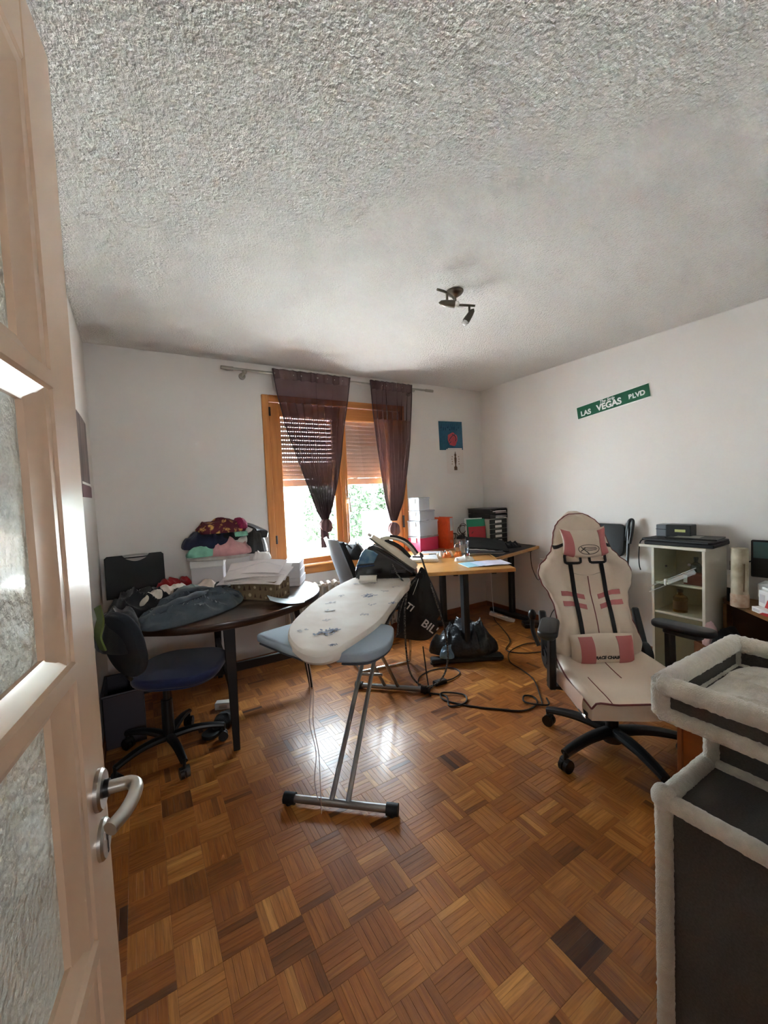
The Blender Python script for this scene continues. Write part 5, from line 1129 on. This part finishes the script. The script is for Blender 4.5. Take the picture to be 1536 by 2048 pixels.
# seat
def seat_pt(u, v, top=True):
    s = 2 * u - 1; y = .15 - .455 * v; w = .225 + .035 * math.sin(min(1, v * 1.4) * PI / 2) - .02 * max(0, v - .8) / .2
    k = abs(s); bol = .038 * max(0, (k - .55) / .45) ** .9 * (1 - .55 * v) ; dish = -.012 * (1 - k * k) * math.sin(v * PI)
    roll = -.022 * max(0, (v - .72) / .28) ** 2; edge = -.030 * max(0, (k - .86) / .14) ** 2
    z = .440 - .018 * v + bol + dish + roll + edge
    return RM_ @ Vector((s * w, y, z if top else .345 - .022 * v + .012 * k))
t = bmesh.new(); n1, n2 = 32, 30
T_ = [[t.verts.new(seat_pt(i / n1, j / n2)) for j in range(n2 + 1)] for i in range(n1 + 1)]; L_ = [[t.verts.new(seat_pt(i / n1, j / n2, False)) for j in range(n2 + 1)] for i in range(n1 + 1)]
for i in range(n1):
    for j in range(n2): t.faces.new((T_[i][j], T_[i + 1][j], T_[i + 1][j + 1], T_[i][j + 1])); t.faces.new((L_[i][j], L_[i][j + 1], L_[i + 1][j + 1], L_[i + 1][j]))
for j in range(n2):
    for i in (0, n1): t.faces.new((T_[i][j], T_[i][j + 1], L_[i][j + 1], L_[i][j]))
for i in range(n1):
    for j in (0, n2): t.faces.new((T_[i][j], T_[i + 1][j], L_[i + 1][j], L_[i][j]))
mb = MB(); mb._merge(t); seat = obj('seat', mb, leather_m, race, smooth=55)
for sg in (0, 1):
    obj('piping', MB().tube([seat_pt(abs(sg - .0), j / 24) for j in range(25)], .004, 6), piping_m, seat)
    obj('seat_seam', MB().tube([seat_pt(.19 if sg == 0 else .81, .55 + .45 * j / 12) + Vector((0, 0, .001)) for j in range(13)], .0025, 5), piping_m, seat)
obj('piping', MB().tube([seat_pt(i / 24, 1.0) for i in range(25)], .0042, 6), piping_m, seat)
obj('centre_seam', MB().tube([seat_pt(.5, .12 + .42 * j / 12) + Vector((0, 0, .0012)) for j in range(13)], .0024, 5), piping_m, seat)
obj('side_panel', MB().shell(lambda u, v: RM_ @ Vector((-.262 - .006 * math.sin(v * PI), .02 - .30 * u, .352 + .075 * v)), 8, 4, .003), mat('blush_leatherette', (226, 198, 180), .45), seat)
# under the seat
um = MB(); um.box((0, -.08, .335), (.36, .34, .018), .004, RM_); um.box((0, -.06, .305), (.16, .26, .05), .008, RM_); obj('mechanism', um, black_m, race)
for sg in (-1, 1):
    rl = MB(); rl.bar(RM_ @ Vector((sg * .245, .16, .372)), RM_ @ Vector((sg * .250, -.28, .342)), .020, .030, .003); ro_ = obj('side_rail', rl, black_m, race)
    for y in (-.05, -.16, -.28): obj('rail_plate', MB().box((sg * .262, y, .362 - .0 + (y + .05) * .07), (.003, .06 if y > -.2 else .03, .013), .001, RM_), chrome_m, ro_)
    br_ = MB(); br_.bar(RM_ @ Vector((sg * .20, .02, .330)), RM_ @ Vector((sg * .30, .02, .345)), .09, .016, .003); br_.bar(RM_ @ Vector((sg * .297, .0, .330)), RM_ @ Vector((sg * .292, -.0, .60)), .05, .034, .006, .046, .032); ar_ = obj('armrest_post', br_, black_m, race)
    PMx = RM_ @ Matrix.Translation((-.297 if sg < 0 else .325, .02 if sg < 0 else -.045, .632)) @ Rz(R(-24 if sg < 0 else 33))
    obj('armrest_pad', MB().prism(rounded_poly(.095, .275, .045), -.012, .020, .012, PMx, 3), mat('pad_black', (24, 25, 26), .45), ar_)
    obj('pad_carrier', MB().prism(rounded_poly(.07, .17, .03), -.034, -.012, .004, PMx), black_m, ar_)
    rc_ = MB(); rc_.tube([RM_ @ Vector((sg * (.232), .155, .43)), RM_ @ Vector((sg * (.272), .155, .43))], .062, 24); rp = obj('recliner_cover', rc_, black_m, race)
    obj('cover_disc', MB().tube([RM_ @ Vector((sg * .272, .155, .43)), RM_ @ Vector((sg * .278, .155, .43))], .040, 24), mat('disc_grey', (52, 54, 56), .35), rp)
    obj('recliner_arm', MB().bar(RM_ @ Vector((sg * .262, .155, .43)), RM_ @ Vector((sg * .255, .235, .66)), .05, .022, .008, .04), black_m, race)
lv = MB(); lv.tube(smoothpts([RM_ @ Vector(p) for p in ((-.285, .21, .47), (-.30, .26, .54), (-.298, .27, .60))], 5), .012, 10); lv.ball(RM_ @ Vector((-.297, .275, .625)), (.022, .022, .032)); obj('recline_lever', lv, black_m, race)
gs = MB(); gs.cyl(RC + Vector((0, 0, .10)), RC + Vector((0, 0, .225)), .030, .028, 20); gs.cyl(RC + Vector((0, 0, .22)), RC + Vector((0, 0, .31)), .018, n=16); obj('gas_column', gs, black_m, race)
obj('hub', MB().cyl(RC + Vector((0, 0, .055)), RC + Vector((0, 0, .125)), .046, .040, 24), black_m, race)
star_base(race, RC, .335, R(30), mat('base_black', (26, 27, 29), .4), .105, .088, .066, .046, .035, .030)

# folded black chair standing behind, against the right wall
fc = thing('folding_chair', 'black folding chair leaning on the right wall behind the race chair', 'chair', (3.2, 1.93, 0))
FM = Matrix.Translation((3.17, 1.93, 0)) @ Matrix.Rotation(R(9), 4, 'Y')
obj('backrest', MB().prism([(x, y + .90) for x, y in rounded_poly(.30, .26, .05)], -.02, .025, .008, FM @ Matrix(((0, 0, 1, 0), (1, 0, 0, 0), (0, 1, 0, 0), (0, 0, 0, 1))), 2), mat('folding_black', (26, 27, 28), .6), fc)
obj('seat', MB().prism([(x, y + .50) for x, y in rounded_poly(.38, .38, .05)], -.015, .015, .006, FM @ Matrix.Translation((-.03, 0, 0)) @ Matrix(((0, 0, 1, 0), (1, 0, 0, 0), (0, 1, 0, 0), (0, 0, 0, 1)))), mat('folding_black', ()), fc)
for y in (-.20, .20):
    obj('leg', MB().tube([FM @ Vector((.01, y, .01)), FM @ Vector((.0, y * .85, .98)), FM @ Vector((.0, y * .80, 1.04))], .011, 8), black_m, fc)
    obj('leg', MB().tube([FM @ Vector((-.05, y * .9, .01)), FM @ Vector((-.035, y * .8, .62))], .011, 8), black_m, fc)
hk = MB(); hk.tube(smoothpts([FM @ Vector(p) for p in ((.0, -.15, .90), (0, -.165, 1.03), (0, -.178, 1.065), (0, -.20, 1.055), (0, -.195, .95), (0, -.185, .88))], 5), .013, 8); obj('carry_handle', hk, black_m, fc)

# ------------------------------------------------------------------ glass cabinet on the right wall
CX0, CX1, CY0, CY1, CZ = 3.055, 3.385, 1.150, 1.465, .895
cabw = mat('ivory_laminate', (226, 220, 204), .4); cabin = thing('display_cabinet', 'ivory display cabinet with glass sliding front beside the cardboard bag', 'cabinet', (3.22, 1.30, 0))
# side panel facing the window is shallower; the front looks towards the room centre
obj('top_panel', MB().span((CX0 - .020, CY0 - .012, CZ), (CX1, CY1 + .075, CZ + .018), .002), cabw, cabin)
obj('side_panel', MB().span((CX0, CY1 - .016, 0), (CX1, CY1, CZ), .001), cabw, cabin)
obj('side_panel', MB().span((CX0, CY0, 0), (CX1, CY0 + .016, CZ), .001), cabw, cabin)
obj('back_panel', MB().span((CX1 - .010, CY0 + .016, .05), (CX1, CY1 - .016, CZ)), mat('cabinet_back', (196, 190, 172), .6), cabin)
for z in (.03, .44, .645): obj('shelf', MB().span((CX0 + .006, CY0 + .016, z), (CX1 - .010, CY1 - .016, z + .014), .001), cabw, cabin)
obj('plinth', MB().span((CX0 + .01, CY0 + .016, 0), (CX0 + .022, CY1 - .016, .03)), cabw, cabin)
obj('lower_door', MB().span((CX0 - .002, CY0 + .017, .045), (CX0 + .010, CY1 - .017, .438), .001), mat('olive_door', (128, 120, 92), .5), cabin)
gp_ = obj('glass_pane', MB().span((CX0 + .001, CY0 + .018, .456), (CX0 + .005, CY1 - .018, CZ - .002)), cabglass_m, cabin, smooth=0)
obj('glass_pull', MB().lathe([(0, 0), (.009, 0), (.009, .004), (0, .004)], M=Matrix.Translation((CX0 - .003, 1.235, .80)) @ Matrix.Rotation(-PI / 2, 4, 'Y'), n=14), chrome_m, gp_)
obj('glass_pull', MB().lathe([(0, 0), (.007, 0), (.007, .004), (0, .004)], M=Matrix.Translation((CX0 - .003, 1.37, .775)) @ Matrix.Rotation(-PI / 2, 4, 'Y'), n=14), chrome_m, gp_)
ac = mat('acrylic', (230, 232, 230), .12, alpha=.30)
hgr = thing('acrylic_rack', 'clear acrylic rack of slanting rods across the cabinet glass', 'rack', (CX0 - .01, 1.36, .62))
for dz in (0, -.035): obj('rod', MB().tube([(CX0 - .012, 1.475, .615 + dz), (CX0 - .012, 1.195, .785 + dz)], .003, 7), ac, hgr)
obj('rail', MB().bar((CX0 - .012, 1.36, .664), (CX0 - .012, 1.20, .764), .003, .022), ac, hgr); obj('rack_stop', MB().box((CX0 - .014, 1.372, .665), (.012, .012, .045), .002), white_m, hgr)
# inside
def bottle(name, c, r_, h_, m, label, lid, lab=None):
    t = thing(name, label, 'bottle', c)
    obj('bottle_body', MB().lathe([(0, 0), (r_, 0), (r_, h_ * .62), (r_ * .9, h_ * .70), (r_ * .36, h_ * .80), (r_ * .36, h_ * .92), (0, h_ * .92)], c, 20), m, t)
    obj('cap', MB().cyl(Vector(c) + Vector((0, 0, h_ * .90)), Vector(c) + Vector((0, 0, h_)), r_ * .42, n=16), lid, t)
    if lab: obj('label', MB().lathe([(r_ * 1.012, h_ * .12), (r_ * 1.02, h_ * .12), (r_ * 1.02, h_ * .52), (r_ * 1.012, h_ * .52)], c, 20), lab, t)
bottle('glass_bottle', (3.14, 1.325, .4545), .042, .150, mat('amber_glass', (150, 104, 48), .1, trans=.6), 'amber bottle with brown label on the lower cabinet shelf', black_m, mat('brown_label', (96, 66, 40), .6))
bottle('glass_bottle', (3.20, 1.255, .6595), .032, .17, mat('smoky_glass', (70, 66, 58), .1, trans=.4), 'dark bottle standing at the back of the upper cabinet shelf', black_m)
rbx = single('small_box', MB().span((3.09, 1.175, .6595), (3.19, 1.285, .73), .003), mat('red_brown_box', (110, 54, 40), .6), 'red brown box on the upper cabinet shelf', 'box'); obj('white_label', MB().span((3.0885, 1.262, .672), (3.0905, 1.284, .722)), white_m, rbx)
# on top of the cabinet
def topslab(name, c, w, d, h, z, rz, m, lab, cat): return single(name, MB().box((0, 0, h / 2), (w, d, h), .004, Matrix.Translation((c[0], c[1], z)) @ Rz(R(rz))), m, lab, cat)
tz = CZ + .0185
topslab('black_laptop', (3.20, 1.315), .29, .40, .024, tz, 3, mat('laptop_black', (22, 22, 24), .5), 'lowest black laptop lying on the display cabinet', 'laptop')
topslab('black_laptop', (3.195, 1.325), .27, .41, .016, tz + .0245, -3, mat('laptop_black2', (26, 25, 27), .6), 'thinner black laptop lying on the lowest one', 'laptop')
td = topslab('picture_tablet', (3.22, 1.27), .20, .29, .010, tz + .041, 6, mat('tablet_black', (20, 18, 18), .4), 'black tablet with pale screen on top of the black laptops', 'tablet'); obj('screen', MB().box((0, .03, 0), (.12, .14, .001), 0, Matrix.Translation((3.22, 1.27, tz + .0515)) @ Rz(R(6))), mat('pale_screen2', (178, 176, 164), .3), td)
rd = thing('desk_radio', 'black and silver box with yellow label on top of the cabinet', 'box', (3.27, 1.42, tz + .041))
RDM = Matrix.Translation((3.27, 1.405, tz + .0415)) @ Rz(R(4))
obj('body', MB().span((-.05, -.105, 0), (.06, .045, .085), .004, RDM), mat('radio_black', (26, 27, 29), .4), rd); obj('silver_end', MB().span((-.052, .040, 0), (.06, .105, .085), .004, RDM), mat('radio_silver', (124, 130, 138), .35, .5), rd)
obj('seam', MB().span((-.0535, .04, .050), (-.0515, .106, .054), 0, RDM), black_m, rd); obj('yellow_label', MB().span((-.0525, -.075, .036), (-.0495, -.012, .054), 0, RDM), mat('label_yellow', (196, 200, 132), .6), rd)
cable([(3.10, 1.50, tz + .03), (3.06, 1.535, tz + .02), (3.05, 1.545, tz - .06), (3.052, 1.545, tz - .15), (3.06, 1.54, tz - .19)], .004, 'black cable end dangling from the cabinet top')

# ------------------------------------------------------------------ oak corner desk with its clutter
oak_m = mat('oak_desk', (150, 104, 58), .4, vary=(6, (124, 82, 42)), stretch=(5, 1, 5), coat=.15)
oakd_m = mat('oak_dark', (96, 58, 32), .5, vary=(6, (74, 44, 24)))
od = thing('oak_desk', 'low oak desk with slanted front edge at the right', 'desk', (3.2, .8, 0))
obj('desk_top', MB().prism([(3.335, 1.135), (3.300, 1.144), (3.02, .835), (2.74, .50), (3.39, .50), (3.39, 1.144)][1:], .528, .560, .003), oak_m, od)
obj('side_panel', MB().span((3.278, 1.116, 0), (3.386, 1.136, .528), .001), oak_m, od)
obj('back_panel', MB().span((3.374, .522, .04), (3.386, 1.116, .528)), oakd_m, od)
obj('bottom_board', MB().prism([(3.27, 1.11), (3.05, .83), (2.80, .53), (3.37, .53), (3.37, 1.11)], .05, .07), oakd_m, od)
obj('side_panel', MB().span((2.76, .50, 0), (3.37, .522, .528), .001), oakd_m, od)
obj('drawer_box', MB().span((3.06, .56, .30), (3.33, .74, .50), .004), mat('drawer_dark', (58, 44, 36), .5), od)
pr_ = thing('cardboard_tube', 'cream mottled cardboard tube standing on the oak desk', 'tube', (3.16, 1.0, .56))
tb_m = mat('tube_cream', (206, 196, 172), .7, vary=(9, (150, 134, 106), .35))
cT = Vector((3.145, 1.005, .561)); rT = .043
obj('tube_wall', MB().lathe([(rT - .004, 0), (rT, 0), (rT, .36), (rT - .004, .36)], cT, 26), tb_m, pr_)
obj('torn_base', MB().lathe([(rT * .98, 0), (rT + .003, .0), (rT + .003, .07), (rT, .08)], cT, 26), mat('tube_torn', (176, 138, 110), .85, vary=(22, (214, 198, 176), .4)), pr_)
obj('dark_streak', MB().tube([cT + Vector((-.031, -.030, .10)), cT + Vector((-.031, -.030, .27))], [.004, .007], 6), mat('tube_stain', (112, 92, 66), .8), pr_)
mo = thing('monitor', 'black monitor with teal screen at the right on the oak desk', 'monitor', (3.29, .86, .56))
MM_ = Matrix.Translation((3.30, .80, .561)) @ Rz(R(8))
obj('housing', MB().span((-.014, -.24, .17), (.016, .19, .40), .005, MM_), black_m, mo); obj('screen', MB().span((-.0165, -.225, .29), (-.014, .178, .39), 0, MM_), mat('teal_screen', (74, 104, 104), .15), mo)
obj('stand', MB().span((-.005, -.08, .01), (.012, -.02, .20), .003, MM_).span((-.07, -.15, 0), (.07, .05, .012), .004, MM_), black_m, mo)
pcb = thing('printer', 'white printer box below the monitor on the oak desk', 'printer', (3.22, .80, .56))
obj('lower_case', MB().span((3.16, .70, .561), (3.28, .915, .628), .006), white_m, pcb); obj('upper_case', MB().span((3.16, .70, .630), (3.275, .925, .715), .006), mat('printer_white', (214, 214, 212), .45), pcb); obj('slot', MB().span((3.1585, .71, .626), (3.161, .91, .632)), black_m, pcb); obj('button', MB().tube([(3.158, .79, .655), (3.161, .79, .655)], .010, 12), mat('button_blue', (40, 52, 130), .4), pcb)
wcd = single('white_card', MB().box((0, 0, 0), (.004, .085, .115), .001, Matrix.Translation((3.20, 1.052, .71)) @ Rz(R(-20))), white_m, 'white card clipped behind the cardboard tube', 'card'); obj('card_logo', MB().tube([(3.196, 1.055, .735), (3.199, 1.055, .735)], .009, 12), mat('card_blue', (150, 166, 206), .5), wcd)
bottle('dark_bottle', (3.24, 1.075, .5605), .026, .26, mat('bottle_black', (24, 28, 28), .2), 'slim dark bottle behind the white card on the oak desk', black_m)
redm = mat('carton_red', (196, 40, 44), .5); 
for k, (c, w, d, h, lab) in enumerate((((3.055, .845), .07, .16, .030, 'flat red and white box at the edge of the oak desk'), ((3.10, .835), .07, .13, .095, 'taller red and white box behind the flat one on the oak desk'))):
    t = thing('product_box', lab, 'box', (*c, .561), R(-41)); Mb = Matrix.Translation((*c, .561 if k == 0 else .592)) @ Rz(R(-41))
    obj('carton', MB().span((-w / 2, -d / 2, 0), (w / 2, d / 2, h), .002, Mb), white_m, t)
    obj('red_band', MB().prism([(-d / 2 + .0, 0), (d * .12, 0), (-d * .05, h * .5), (-d / 2, h * .8)], w / 2 + .0002, w / 2 + .0012, 0, Mb @ Matrix(((0, 0, -1, 0), (1, 0, 0, 0), (0, 1, 0, 0), (0, 0, 0, 1)))), redm, t)
    obj('barcode_label', MB().span((-w / 2 - .0012, d * .12, h * .25), (-w / 2, d * .42, h * .75), 0, Mb), card_m, t)
sheet('white_tray', Matrix.Translation((3.115, .82, .700)) @ Rz(R(-41)), .07, .14, lambda u, v: .004 * math.sin(v * 9), white_m, 'white plastic tray lying on the red and white boxes', 'tray', None, .012)
cable([(3.255, 1.03, .80), (3.26, .98, .83), (3.29, .90, .84), (3.30, .82, .985), (3.31, .74, .98)], .004, 'black cable draped over the monitor behind the cardboard tube')

# cardboard bag with dark odds and ends
cbx = thing('paper_bag', 'brown cardboard bag stuffed with dark things between cabinet and oak desk', 'bag', (3.02, 1.03, 0))
kr = mat('kraft_brown', (158, 112, 82), .85, vary=(6, (132, 90, 64)))
CBM = Matrix.Translation((3.0, 1.02, 0)) @ Rz(R(-30))
bx = MB()
for a, c in (((-.10, -.13, 0), (.10, .13, .004)), ((-.10, -.13, 0), (-.096, .13, .33)), ((.096, -.13, 0), (.10, .13, .33)), ((-.10, -.13, 0), (.10, -.126, .33)), ((-.10, .126, 0), (.10, .13, .33))): bx.span(a, c, 0, CBM)
obj('bag_wall', bx, kr, cbx, smooth=0)
obj('print_patch', MB().span((-.1012, -.09, .05), (-.1002, .06, .24), 0, CBM), mat('print_red_brown', (116, 62, 48), .8), cbx)
single('crumpled_hat', heap((2.995, 1.01, .29), .10, .085, .10, R(20), 111, .03, 14, .3, edge=.03), blackfab_m, 'black hat bulging out of the brown cardboard bag', 'hat')
single('pink_plastic', heap((3.00, 1.10, .325), .06, .045, .075, R(10), 113, .03, 26, .4, edge=.02), mat('pink_film', (206, 176, 180), .35), 'pink plastic film sticking out of the cardboard bag', 'film')

# orange-brown cabinet panel beside the cat tower
wcab = thing('wooden_cabinet', 'low orange brown wooden cabinet behind the cat tower', 'cabinet', (2.0, .62, 0))
ob = mat('honey_wood', (168, 92, 40), .4, vary=(5, (142, 74, 30)), stretch=(1, 1, 5), coat=.2)
obj('carcass', MB().span((1.755, .46, 0), (2.25, .748, .402), .002), ob, wcab); obj('top', MB().span((1.735, .45, .402), (2.26, .756, .420), .002), ob, wcab); obj('edge_strip', MB().span((1.742, .735, 0), (1.757, .751, .402), .001), mat('honey_edge', (150, 84, 44), .45), wcab)

# ------------------------------------------------------------------ plush cat tower, lower right
ct_ = thing('cat_tower', 'grey felt cat tower with cream plush edges at the lower right', 'cat tower', (1.10, .22, 0))
TX0, TX1, TY0, TY1 = .897, 1.285, -.020, .412; ZL = .700
def plush(pts, r_, amp=.0022, f=150, n=16, closed=False, seg=10):
    P = [Vector(p) for p in pts]; dense = []
    for a, c in zip(P, P[1:]):
        m_ = max(2, int((c - a).length / .005))
        dense += [a.lerp(c, i / m_) for i in range(m_)]
    dense.append(P[-1]); mb = MB(); mb.tube(dense, r_, n)
    for v in mb.bm.verts:
        d = Vector((noise.noise(v.co * f), noise.noise(v.co * f + Vector((9, 3, 1))), noise.noise(v.co * f + Vector((2, 8, 5))))); v.co += d * amp
    return mb
r0 = .0165
obj('felt_panel', MB().span((TX0 + .004, TY0 + .01, .02), (TX0 + .010, TY1 - .01, ZL - .004)), felt_m, ct_, smooth=0)
obj('felt_panel', MB().span((TX0 + .01, TY1 - .010, .02), (TX1 - .01, TY1 - .004, ZL - .004)), felt_m, ct_, smooth=0)
obj('felt_panel', MB().span((TX1 - .010, TY0 + .01, .02), (TX1 - .004, TY1 - .01, ZL - .004)), felt_m, ct_, smooth=0)
obj('felt_panel', MB().span((TX0 + .01, TY0 + .004, .02), (TX1 - .01, TY0 + .010, ZL - .004)), felt_m, ct_, smooth=0)
obj('ledge_panel', MB().span((TX0 + .01, TY0 + .01, ZL - .010), (TX1 - .01, TY1 - .01, ZL - .004)), felt_m, ct_, smooth=0)
c4 = [(TX0, TY1), (TX0, TY0), (TX1, TY0), (TX1, TY1)]
for i in range(4):
    a, c = c4[i], c4[(i + 1) % 4]
    obj('plush_edge', plush([(*a, ZL), (*c, ZL)], r0 * 1.05), plush_m, ct_, smooth=180); obj('plush_edge', plush([(*a, .016), (*c, .016)], r0), plush_m, ct_, smooth=180)
    obj('plush_post', plush([(*a, .016), (*a, ZL)], r0), plush_m, ct_, smooth=180)
for (x, y, s_) in ((TX0, TY1, 1.0),):
    k_ = MB(); k_.ball((x, y, ZL + .004), (.0235, .0235, .026), 20, 14)
    for v in k_.bm.verts: v.co += v.co.normalized() * .003 * noise.noise(v.co * 70)
    obj('plush_corner', k_, plush_m, ct_, smooth=180)
# upper hideaway set back, carrying the tray
UX = 1.105; ZT0, ZT1 = .868, .930
obj('felt_panel', MB().span((UX, TY0 + .01, ZL), (UX + .006, TY1 - .006, ZT0)), felt_m, ct_, smooth=0); obj('felt_panel', MB().span((UX, TY1 - .012, ZL), (TX1, TY1 - .006, ZT0)), felt_m, ct_, smooth=0)
for (x, y) in ((UX, TY1 - .006), (UX, TY0 + .006), (TX1, TY1 - .006)): obj('plush_post', plush([(x, y, ZL), (x, y, ZT0)], r0 * .95), plush_m, ct_, smooth=180)
obj('plush_edge', plush([(UX, TY0, ZL + .002), (UX, TY1 - .006, ZL + .002)], r0 * .7), plush_m, ct_, smooth=180)
# tray
ax0, ax1, ay0, ay1 = .925, 1.305, .0, .428
tray = obj('tray_floor', MB().span((ax0 + .006, ay0 + .006, ZT0), (ax1 - .006, ay1 - .006, ZT0 + .008)), felt_m, ct_, smooth=0)
for a, c in (((ax0, ay0), (ax0 + .008, ay1)), ((ax1 - .008, ay0), (ax1, ay1)), ((ax0, ay0), (ax1, ay0 + .008)), ((ax0, ay1 - .008), (ax1, ay1))): obj('tray_wall', MB().span((*a, ZT0), (*c, ZT1)), felt_m, tray, smooth=0)
c4 = [(ax0, ay1), (ax0, ay0), (ax1, ay0), (ax1, ay1)]
for i in range(4):
    a, c = c4[i], c4[(i + 1) % 4]
    obj('plush_rim', plush([(*a, ZT1), (*c, ZT1)], r0 * 1.25, .003), plush_m, tray, smooth=180); obj('plush_rim', plush([(*a, ZT0), (*c, ZT0)], r0 * .95), plush_m, tray, smooth=180); obj('plush_corner_post', plush([(*a, ZT0), (*a, ZT1)], r0 * 1.1), plush_m, tray, smooth=180)
cu = heap(((ax0 + ax1) / 2, (ay0 + ay1) / 2, ZT0 + .009), (ax1 - ax0) / 2 - .03, (ay1 - ay0) / 2 - .03, .022, 0, 120, .010, 14, .08, edge=.016, sup=6, nr=26, na=110)
single('tray_cushion', cu, plush_m, 'rumpled cream plush cushion lying in the top tray of the cat tower', 'cushion')
